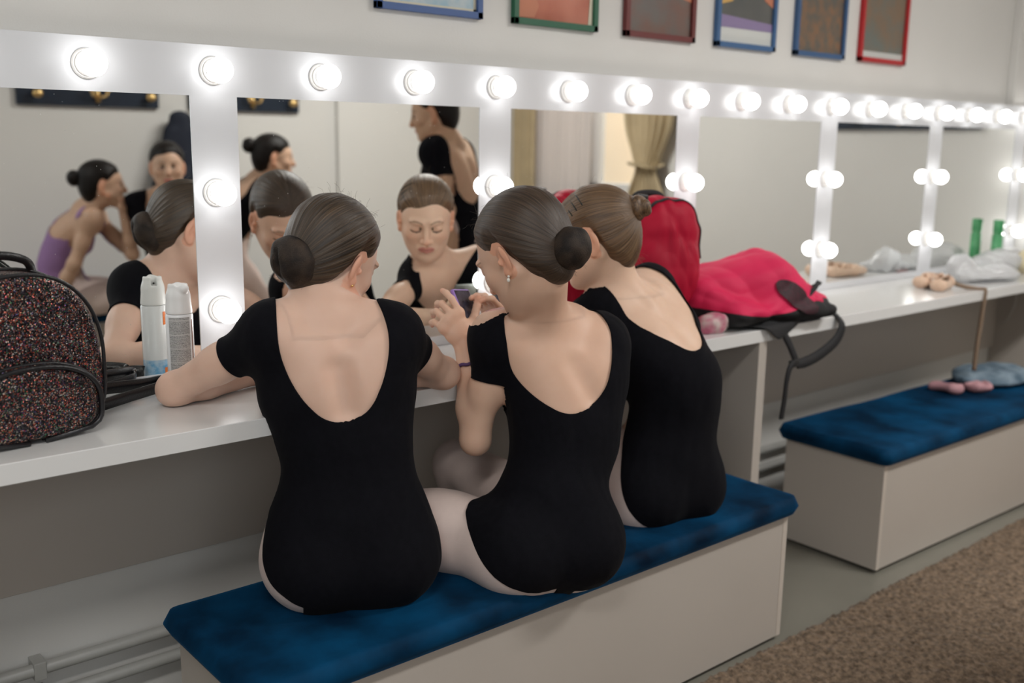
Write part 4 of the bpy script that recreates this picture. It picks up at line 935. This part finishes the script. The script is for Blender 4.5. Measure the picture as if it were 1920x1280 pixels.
        for sd, sg in (('L', -1), ('R', 1)):
            S, E_, W_ = g('S'+sd), g('E'+sd), g('W'+sd); t, d = nearest_seg(V, S, E_); t2, d2 = nearest_seg(V, E_, W_)
            lim = c.get('sleeve', .42); vv = (E_-S); L_ = np.linalg.norm(vv)
            dist_t = np.abs(frame_coords(V)[0])
            isarm = (d < .062*ar) & (t > .12) & ((V-S)@(sc*sg) > -.035+.0*t)
            if c.get('straps'): isarm = (d < .07*ar) & (t > -.5) & ((V-S)@(sc*sg) > -.045); out = np.where(isarm, -1, out)
            else: out = np.where(isarm & (t > 0), np.minimum(out, (lim-t)*L_), out)
            out = np.where((d2 < .06) & (t2 > -.05), -1, out)
            if h_ := c.get('hand'+sd): out = np.where(nearest_seg(V, W_, W_+nrm(A3(*h_['d']))*.13)[1] < .068, -1, out)
            # legs
            dv = V-(P0+sp*sg*.075); f2, u2, s2 = dv@fp, dv@up_p, (dv@sp)*sg
            lf, lu, lb = c.get('leg'+sd, c.get('leg', (.02, .05, .55)))
            gl = -((f2-lf)*math.cos(lb)-(u2-lu)*math.sin(lb))
            out = np.minimum(out, np.where(u2 > .17, 1, np.where(f2 > .13, gl, np.maximum(gl, c.get('inner', -.055)-s2))))
            Kn, An = g('K'+sd), g('A'+sd)
            t3, d3 = nearest_seg(V, P0+sp*sg*.075, Kn); out = np.where((t3 > .42) & (d3 < .12), -1, out)
            t4, d4 = nearest_seg(V, Kn, An); out = np.where((t4 > 0) & (d4 < .1) & (V[:, 2] < P0[2]), -1, out)
        return out
    _w1, _w2 = lumpy(c.get('seed', 1), .0009, 60), crease(c.get('seed', 1)+5, .0013, 75); wr_ = lambda p: _w1(p)+_w2(p)
    D0 = G.D; idx = np.abs(D0) < .03; ijk = np.argwhere(idx); pp_ = G.lo+ijk*hz
    fold = wr_(pp_*A3(1, 1, .35)); Dg = D0.copy(); Dg[idx] = D0[idx]+fold.astype(F32)
    Gg = Grid(Dg, G.lo, hz); V, Q = Gg.mesh(.0045); V2, f2 = clip_mesh(V, Q, garment(V))
    o = np_obj('leotard', V2-np.array(org)*0, f2, c.get('cloth', COTTON), body, Gg.grad(V2), origin=None)
    o.data.transform(Matrix.Translation(-Vector(org))); m = o.modifiers.new('thickness', 'SOLIDIFY'); m.thickness = .0025; m.offset = -1
    if c.get('tights', True):
        V, Q = G.mesh(.002)
        gt = (P0+up_p*.10-V)@up_p
        for sd, sg in (('L', -1), ('R', 1)):
            for a_, b_ in ((P0+sp*sg*.075, g('K'+sd)), (g('K'+sd), g('A'+sd))):
                t_, d_ = nearest_seg(V, a_, b_); gt = np.where((t_ > .45) & (d_ < .10), np.maximum(gt, .05), gt)
        V2, f2 = clip_mesh(V, Q, np.where(np.minimum.reduce([nearest_seg(V, g('E'+sd), g('W'+sd))[1] for sd in 'LR']) < .05, -1, np.where(np.minimum.reduce([np.linalg.norm(V-g('W'+sd), axis=1) for sd in 'LR']) < .13, -1, gt)))
        o = np_obj('tights', V2, f2, c.get('tight_mat', TIGHT), body, G.grad(V2)); o.data.transform(Matrix.Translation(-Vector(org)))
    # ---- hair
    offf, strand = hair_fn(H, M, hs, c.get('part', False), c.get('hthick', .0085), bun=c['bun'], seed=c.get('seed', 1), ridge=c.get('ridge', .0008))
    pts = hg.pts(); near = hg.D < .03
    HF = Field(); 
    PL_ = lambda x, y, z: H+M@(A3(x, y, z)*hs)
    HF.ell(PL_(0, -.016, .030), A3(.0735, .092, .079)*hs, M); HF.ell(PL_(0, .030, -.012), A3(.060, .062, .083)*hs, M, k=.03*hs)
    HF.ell(PL_(0, -.030, -.020), A3(.058, .068, .058)*hs, M, k=.03*hs); 
    HF.eseg(PL_(0, -.045, -.03), PL_(0, -.050, -.075), M[:, 0], .046*hs, .036*hs, .034*hs, .028*hs, k=.03)
    hh = hg.h; hD = HF.grid(hg.lo, hg.lo+(np.array(hg.D.shape)-1.5)*hh, hh)
    n_ = np.minimum(hD.D.shape, hg.D.shape); sl = tuple(slice(0, k) for k in n_)
    D = hD.D[sl]-offf(pts[sl]).astype(F32); gh = Grid(D, hg.lo, hh); V, Q = gh.mesh()
    cv = hg.sample(V); vis = cv > -.004; Q = Q[vis[Q].any(1)]; us = np.unique(Q); mp = np.full(len(V), -1); mp[us] = np.arange(len(us)); V, Q = V[us], mp[Q]
    hair = np_obj('hair', V, Q, c['hair'], body, gh.grad(V), {'strand': ('FLOAT_VECTOR', strand(V))}); hair.data.transform(Matrix.Translation(-Vector(org)))
    # bun
    bd = nrm(A3(*c['bun'])); br = c.get('bunr', (.040, .033, .040)); bc = A3(0, -.016, .030)+bd*(c.get('bund', .088)+br[1]*.72)
    ux = nrm(np.cross(bd, A3(0, 0, 1))); uz = np.cross(ux, bd)*1.0; Mb = M@np.stack([ux, bd, uz], -1); BC = PL_(*bc); B = Field(); sz = A3(*br)*hs
    kind = c.get('bunkind', 'net')
    if kind == 'coil':
        cp = []
        for i in range(64):
            a = i/63*4*math.pi; rr = (.022-.010*(i/63))*hs; cp.append(BC+Mb@A3(rr*math.cos(a), (-.022+.040*(i/63))*hs, rr*math.sin(a)))
        for a, b_ in zip(cp, cp[1:]): B.cone(a, b_, .0125*hs, .0125*hs, k=.003)
        B.ell(BC, sz*.62, Mb, k=.006); B.cone(BC, BC-(Mb@A3(0, .035, 0)), .016, .024, k=.015)
    else:
        B.ell(BC, sz, Mb); B.cone(BC, BC-(Mb@A3(0, .04, 0))*hs, sz[0]*.62, sz[0]*.8, k=.012)
        if kind == 'fold': B.ell(BC+Mb@A3(.02, -.004, -.030)*hs, A3(.026, .024, .024)*hs, Mb, k=.010); B.cone(BC+Mb@A3(.010, .03, .03)*hs, BC+Mb@A3(.004, .036, -.03)*hs, .003, .003, k=.012, mode='s')
    lf = lumpy(c.get('seed', 1)+9, .0010, 170); B.func(lambda p: lf(p), BC-.09, BC+.09, .001, 'd')
    gb = B.grid(BC-.085, BC+.085, .0022 if c.get('fine', True) else .004); V, Q = gb.mesh(); q = (V-BC)@Mb; ang = np.arctan2(q[:, 2], q[:, 0]); rad = np.linalg.norm(q, axis=1)
    if kind == 'coil': at = np.stack([np.cos(ang)*2, np.sin(ang)*2, rad*900], -1)
    else: at = np.stack([q[:, 0]*260+q[:, 1]*60, q[:, 2]*70, q[:, 1]*120], -1)
    ob = np_obj('hair_bun', V, Q, c.get('bunmat', c['hair']), hair, gb.grad(V), {'strand': ('FLOAT_VECTOR', at)}); ob.data.transform(Matrix.Translation(-Vector(org)))
    # stray hairs
    if c.get('strays', 0):
        m = MB(); r = np.random.default_rng(c.get('seed', 1)+3)
        for i in range(c['strays']):
            nape = r.random() < .5
            if nape: p = A3(r.uniform(-.04, .04), -.06-r.uniform(0, .02), -.065-r.uniform(0, .012)); d = nrm(A3(p[0]*12, -1, -.5-r.random()))
            else: p = A3(r.uniform(-.062, .062), r.uniform(-.06, .08), 0); d = nrm(A3(p[0]*9, p[1]*4, 1)); p = A3(0, -.016, .03)+A3(.081, .100, .087)*nrm(A3(p[0]/.075, p[1]/.092+.1, 1.0)); d = nrm(d+r.normal(size=3)*.5+A3(0, .5, 0))
            P = [PL_(*p)]; L = r.uniform(.012, .034)
            for j in range(5): d = nrm(d+r.normal(size=3)*.22+A3(0, 0, -.12)); p = p+d*L/5; P.append(PL_(*p))
            m.tube([tuple(x) for x in P], .00016, 3, cap=False)
        so = m.build('stray_hairs', HAIR3 if c.get('fine') else c['hair'], hair); so['kind'] = 'stuff'; so.data.transform(Matrix.Translation(-Vector(org)))
    for sg in c.get('earrings', ()):
        m = MB(); e = PL_(sg*.079, -.001, -.044)
        m.sphere(tuple(e), .0026, seg=10, ring=8)
        if c.get('drop'): m.sphere(tuple(e-A3(0, 0, .007)), .0034, (1, 1, 1.3), 10, 8)
        eo = m.build('earring', c.get('earmat', GOLD), body, True); eo.data.transform(Matrix.Translation(-Vector(org)))
    def child(o): o.parent = body; o.data.transform(Matrix.Translation(-Vector(org))); return o
    return body, child, PL_, M, F, (sc, up_c, fc, N), tips, hg
SK1, SK2, SK3 = (.74, .51, .40), (.72, .48, .355), (.78, .55, .41)
def fw(az): return A3(math.sin(R(az)), math.cos(R(az)), 0)
def rt(az): return A3(math.cos(R(az)), -math.sin(R(az)), 0)
# ---- A: left dancer, elbows on the counter
pA = dict(label='person in black leotard on the left, elbows on counter, dark low bun in a net', skin=SK1, hair=HAIR1, bunmat=HNET, seed=11,
    P0=(.958, -.425, .495), P1=(.966, -.41, .665), P2=(.958, -.385, .80), N=(.936, -.365, .942), pel_az=27, w=(.148, .106, .122, .125), d=(.105, .080, .086, .072), thigh=1.0, arm=.95,
    SL=(.846, -.345, .905), SR=(1.050, -.435, .893), EL=(.727, -.168, .782), ER=(1.225, -.365, .782), WL=(.925, -.115, .775), WR=(1.045, -.185, .775),
    handL=dict(d=(1, .05, 0), n=(0, 0, -1), lat=(0, 1, 0), curls=.2), handR=dict(d=(-1, .25, 0), n=(0, 0, -1), lat=(.2, 1, .2), curls=.25),
    KL=(.98, -.03, .46), KR=(1.16, -.06, .46), AL=(.97, -.10, .09), AR=(1.14, -.13, .09), TL=(.98, -.02, .05), TR=(1.16, -.05, .05),
    H=(.986, -.333, 1.040), head=(72, -26, -10), bun=(0, -1, -1.05), bunr=(.050, .038, .052), bund=.080, bunkind='fold', hs=.97, ridge=.0018,
    neck=(.215, .105, .090, 2.5), neckshift=.006, neckslant=.040, legL=(-.02, .055, .50), legR=(.05, .055, .5), earrings=(1,), strays=70, knobs=False, inner=.02, groove=.3, sleeve=.40,
    press=[(.752, .55, 1.35, -.355, .1, .84)], floor_z=.392)
# ---- B: middle dancer holding a phone
pB = dict(label='person in black leotard in the middle, head bent over the phone she holds', skin=SK2, hair=HAIR2, bunmat=HNET, seed=23,
    P0=(1.330, -.58, .47), P1=(1.410, -.545, .64), P2=(1.438, -.515, .765), N=(1.388, -.475, .895), pel_az=18, w=(.112, .098, .113, .125), d=(.10, .078, .084, .072), arm=.9,
    SL=(1.305, -.44, .86), SR=(1.53, -.52, .838), EL=(1.272, -.415, .640), ER=(1.62, -.40, .66), WL=(1.296, -.345, .835), WR=(1.43, -.30, .84),
    handL=dict(d=(-.42, .30, .85), n=(.35, 1, -.1), lat=(.8, -.1, .62), curls=(.40, .70, .75, .75), s=.92, spread=.12, thumb=(.5, .85, .1), tcurl=.18),
    handR=dict(d=(-.35, .05, .9), n=(-1, .3, 0), lat=(0, -.8, .3), curls=.5, s=.9),
    KL=(1.10, -.22, .47), KR=(1.42, -.16, .490), AL=(1.16, -.22, .09), AR=(1.42, -.20, .11), TL=(1.1, -.1, .05), TR=(1.42, -.05, .05),
    H=(1.318, -.505, 1.046), head=(-10, -34, 4), bun=(0, -1, -.95), bunr=(.041, .036, .041), bund=.095, bunkind='net', hs=1.03, ridge=.0009, part=True,
    neck=(.210, .12, .098, 2.4), neckshift=.006, neckslant=.070, legL=(.005, .03, .62), legR=(.05, .03, .62), earrings=(-1, 1), drop=True, earmat=PEARL, strays=60, groove=.3, sleeve=.40, floor_z=.392)
# ---- C: right dancer leaning forward
pC = dict(label='person in black leotard on the right, bent forward, light brown coiled bun and hair pins', skin=SK3, hair=HAIR3, seed=37,
    P0=(1.786, -.485, .475), P1=(1.815, -.50, .64), P2=(1.790, -.455, .775), N=(1.735, -.365, .895), pel_az=8, w=(.132, .096, .106, .125), d=(.10, .080, .085, .075), bow=(.015, -.02, 0), arm=.9,
    SL=(1.685, -.370, .868), SR=(1.900, -.325, .902), EL=(1.47, -.27, .782), ER=(1.98, -.19, .782), WL=(1.56, -.11, .80), WR=(1.69, -.10, .80),
    handL=dict(d=(.55, .25, .12), n=(0, .3, -1), lat=(.1, .6, .9), curls=.5, s=.9), handR=dict(d=(-.6, .2, .15), n=(0, .3, -1), lat=(.1, .5, .9), curls=.5, s=.9),
    KL=(1.62, -.13, .46), KR=(1.80, -.09, .46), AL=(1.64, -.18, .09), AR=(1.80, -.14, .09), TL=(1.62, -.05, .05), TR=(1.8, -.03, .05),
    H=(1.683, -.340, 1.045), head=(-34, -20, 0), bun=(0, -1, .02), bunr=(.033, .030, .033), bund=.083, bunkind='coil', hs=.99, ridge=.0016,
    neck=(.235, .11, .105, 2.3), neckshift=.035, neckf=.062, fshift=-.02, legL=(-.02, .05, .55), legR=(.05, .05, .55), blade=1.0, knobs=True, groove=.5, strays=80, sleeve=.40, press=[(.752, 1.3, 2.1, -.355, .1, .84)], floor_z=.392)
PEOPLE = {}
for k_, c_ in (('A', pA), ('B', pB), ('C', pC)): PEOPLE[k_] = person(c_)

# C wears three dark hair pins and a gold print on the chest
bC, chC, PLC, MC, FC, _fc, _t, hgC = PEOPLE['C']
def on_head(PLx, Mx, s, a, el, rad=.0): return None
for i, (y, dx) in enumerate(((.036, 0), (.022, .0), (.006, 0))):
    pts = []
    for k in range(9):
        t = R(32+34*k/8+i*2); pts.append(A3(-math.sin(math.pi/2-t+.0)*.0, 0, 0))
    ra, rb = .0735+.0098, .079+.0098; P_ = []
    for k in range(9):
        th = R(22+i*5+44*k/8)       # angle from side (left) to crown
        q_ = A3(-ra*math.cos(th)*math.sqrt(1-((y+.004*k)/.1)**2), y-.016+.0028*k, .030+rb*math.sin(th)*math.sqrt(1-((y+.004*k)/.1)**2)); P_.append(tuple(PLC(*q_)))
    chC(MB().tube(P_, .0014, 6).build('hair_pin', pm('dark_hair_pin', (.02, .03, .03), .3, metal=.6), None, True))
def chest_print(Fx, child, fr, H, w=.055, drop=.13):
    sc, up, fc, N = fr; g_ = Fx.grid(N-.26, N+.12, .006); m = MB()
    def place(s, u):
        p = N+sc*s-up*u+fc*.2
        for _ in range(60):
            d = float(g_.sample(p[None])[0])
            if d < .0075: break
            p = p-fc*max(min(d-.007, .02), .001)
        return p
    x = 0
    for k, h in enumerate((.022, .009, .009, .020, .009, .012)):
        s0 = -w/2+w*k/5; pts = [place(s0-.003, drop+.004), place(s0, drop-h), place(s0+.003, drop-h*.9), place(s0+.001, drop+.004), place(s0+.006, drop)]
        m.tube([tuple(p) for p in spline([tuple(p) for p in pts], 4)], .0013, 5)
    child(m.build('gold_lettering', GOLDP, None, True))
chest_print(FC, chC, _fc, None)
chest_print(PEOPLE['B'][4], PEOPLE['B'][1], PEOPLE['B'][5], None)
# purple wrist tie of B
bB, chB = PEOPLE['B'][:2]; W_, E_ = A3(*pB['WL']), A3(*pB['EL']); ax_ = nrm(E_-W_); cc = W_+ax_*.050; u_ = nrm(np.cross(ax_, A3(0, 1, 0))); v_ = np.cross(ax_, u_)
chB(MB().tube([tuple(cc+(u_*math.cos(a)+v_*math.sin(a))*.0275+ax_*.001*math.sin(9*a)) for a in np.linspace(0, 2*math.pi, 40, endpoint=False)], .0038, 8, closed=True).build('wrist_tie', pm('purple_elastic', (.09, .045, .14), .7, bump=.6, bscale=600), None, True))
# ---- dancers further back, seen in the mirrors
SK4 = (.56, .37, .26)
far = dict(hz=0, h=.007, fine=False, hh=.0036, tights=True, bunkind='net', strays=0, knobs=False, groove=.2, hs=.98, arm=.92)
def fp_(**k): d = dict(far); d.update(k); return person(d)
fp_(label='person in lilac leotard with black bun on the back bench, chin on hand', skin=SK4, hair=HAIR4, seed=41, cloth=LILAC, straps=True,
    P0=(1.50, -3.14, .49), P1=(1.47, -3.12, .64), P2=(1.51, -3.04, .79), N=(1.575, -2.95, .915), pel_az=60, w=(.13, .092, .105, .115), d=(.10, .078, .084, .07),
    SL=(1.555, -2.85, .875), SR=(1.63, -3.06, .88), EL=(1.47, -2.87, .67), ER=(1.74, -2.86, .70), WL=(1.39, -2.96, .47), WR=(1.70, -2.83, .90),
    handL=dict(d=(-.6, -.5, -.5), n=(0, 0, -1), lat=(1, -1, 0), curls=.1), handR=dict(d=(-.2, -.1, 1), n=(-.8, .2, .3), lat=(0, 1, 0), curls=.6),
    KL=(1.80, -2.88, .50), KR=(1.79, -3.05, .50), AL=(1.81, -2.78, .105), AR=(1.80, -2.93, .105), TL=(1.88, -2.7, .065), TR=(1.87, -2.88, .065),
    H=(1.625, -2.875, 1.035), head=(72, -2, 0), bun=(0, -1, -.05), neck=(.20, .10, .11, 2.2), leg=(.06, .05, .5))
fp_(label='person in black leotard facing the mirror beside the girl in lilac', skin=SK4, hair=HAIR4, seed=43,
    P0=(2.02, -3.08, .50), P1=(1.98, -3.02, .66), P2=(1.93, -2.90, .83), N=(1.885, -2.78, .985), pel_az=-10, w=(.13, .092, .11, .125), d=(.10, .078, .084, .07),
    SL=(1.755, -2.83, .935), SR=(1.995, -2.74, .935), EL=(1.79, -2.68, .72), ER=(2.08, -2.66, .72), WL=(1.84, -2.58, .53), WR=(2.06, -2.56, .52),
    handL=dict(d=(0, 1, -.3), n=(0, 0, -1), lat=(1, 0, 0), curls=.2), handR=dict(d=(0, 1, -.3), n=(0, 0, -1), lat=(-1, 0, 0), curls=.2),
    KL=(1.96, -2.66, .47), KR=(2.10, -2.62, .47), AL=(1.96, -2.62, .09), AR=(2.08, -2.58, .09), TL=(1.9, -2.5, .05), TR=(2.08, -2.46, .05),
    H=(1.862, -2.68, 1.125), head=(-20, -4, 0), bun=(0, -1, .1), neck=(.2, .09, .085, 2.4), leg=(.04, .05, .5), sleeve=.45)
fp_(label='person with dark bun seen side-on in second mirror, behind the dancers', skin=SK4, hair=HAIR4, seed=47,
    P0=(2.190, -2.820, 0.690), P1=(2.230, -2.800, 0.830), P2=(2.280, -2.750, 0.950), N=(2.335, -2.690, 1.050), pel_az=70, w=(.13, .092, .11, .125), d=(.10, .078, .084, .07),
    SL=(2.310, -2.580, 1.000), SR=(2.370, -2.820, 1.000), EL=(2.370, -2.560, 0.770), ER=(2.430, -2.820, 0.770), WL=(2.470, -2.620, 0.590), WR=(2.510, -2.800, 0.590),
    KL=(2.350, -2.700, 0.420), KR=(2.370, -2.840, 0.420), AL=(2.250, -2.700, 0.080), AR=(2.270, -2.860, 0.080), TL=(2.390, -2.670, 0.040), TR=(2.410, -2.840, 0.040),
    H=(2.390, -2.640, 1.167), head=(68, -6, 0), bun=(0, -1, .12), neck=(.2, .12, .09, 2.4), leg=(.04, .05, .5))
fp_(label='person standing in black leotard, one hand behind her back, seen in second mirror', skin=(.60, .39, .26), hair=HAIR4, seed=53,
    P0=(2.63, -1.43, .86), P1=(2.615, -1.425, 1.01), P2=(2.60, -1.44, 1.13), N=(2.585, -1.45, 1.262), pel_az=208, w=(.13, .09, .108, .125), d=(.095, .075, .083, .07), butt=True,
    SL=(2.695, -1.510, 1.205), SR=(2.475, -1.400, 1.215), EL=(2.83, -1.53, 1.02), ER=(2.48, -1.31, .98), WL=(2.745, -1.40, .86), WR=(2.47, -1.34, .77),
    handL=dict(d=(-.6, .5, -.3), n=(-.3, -.5, 0), lat=(0, 0, 1), curls=.3), handR=dict(d=(-.1, 0, -1), n=(.5, -.3, 0), lat=(-.6, -.6, 0), curls=.3),
    KL=(2.63, -1.52, .46), KR=(2.57, -1.39, .46), AL=(2.66, -1.50, .108), AR=(2.60, -1.38, .108), TL=(2.56, -1.60, .06), TR=(2.50, -1.48, .06),
    H=(2.535, -1.485, 1.372), head=(228, -14, 0), bun=(0, -1, .1), neck=(.29, .1, .105, 2.4), leg=(.08, .03, .3), sleeve=.45)
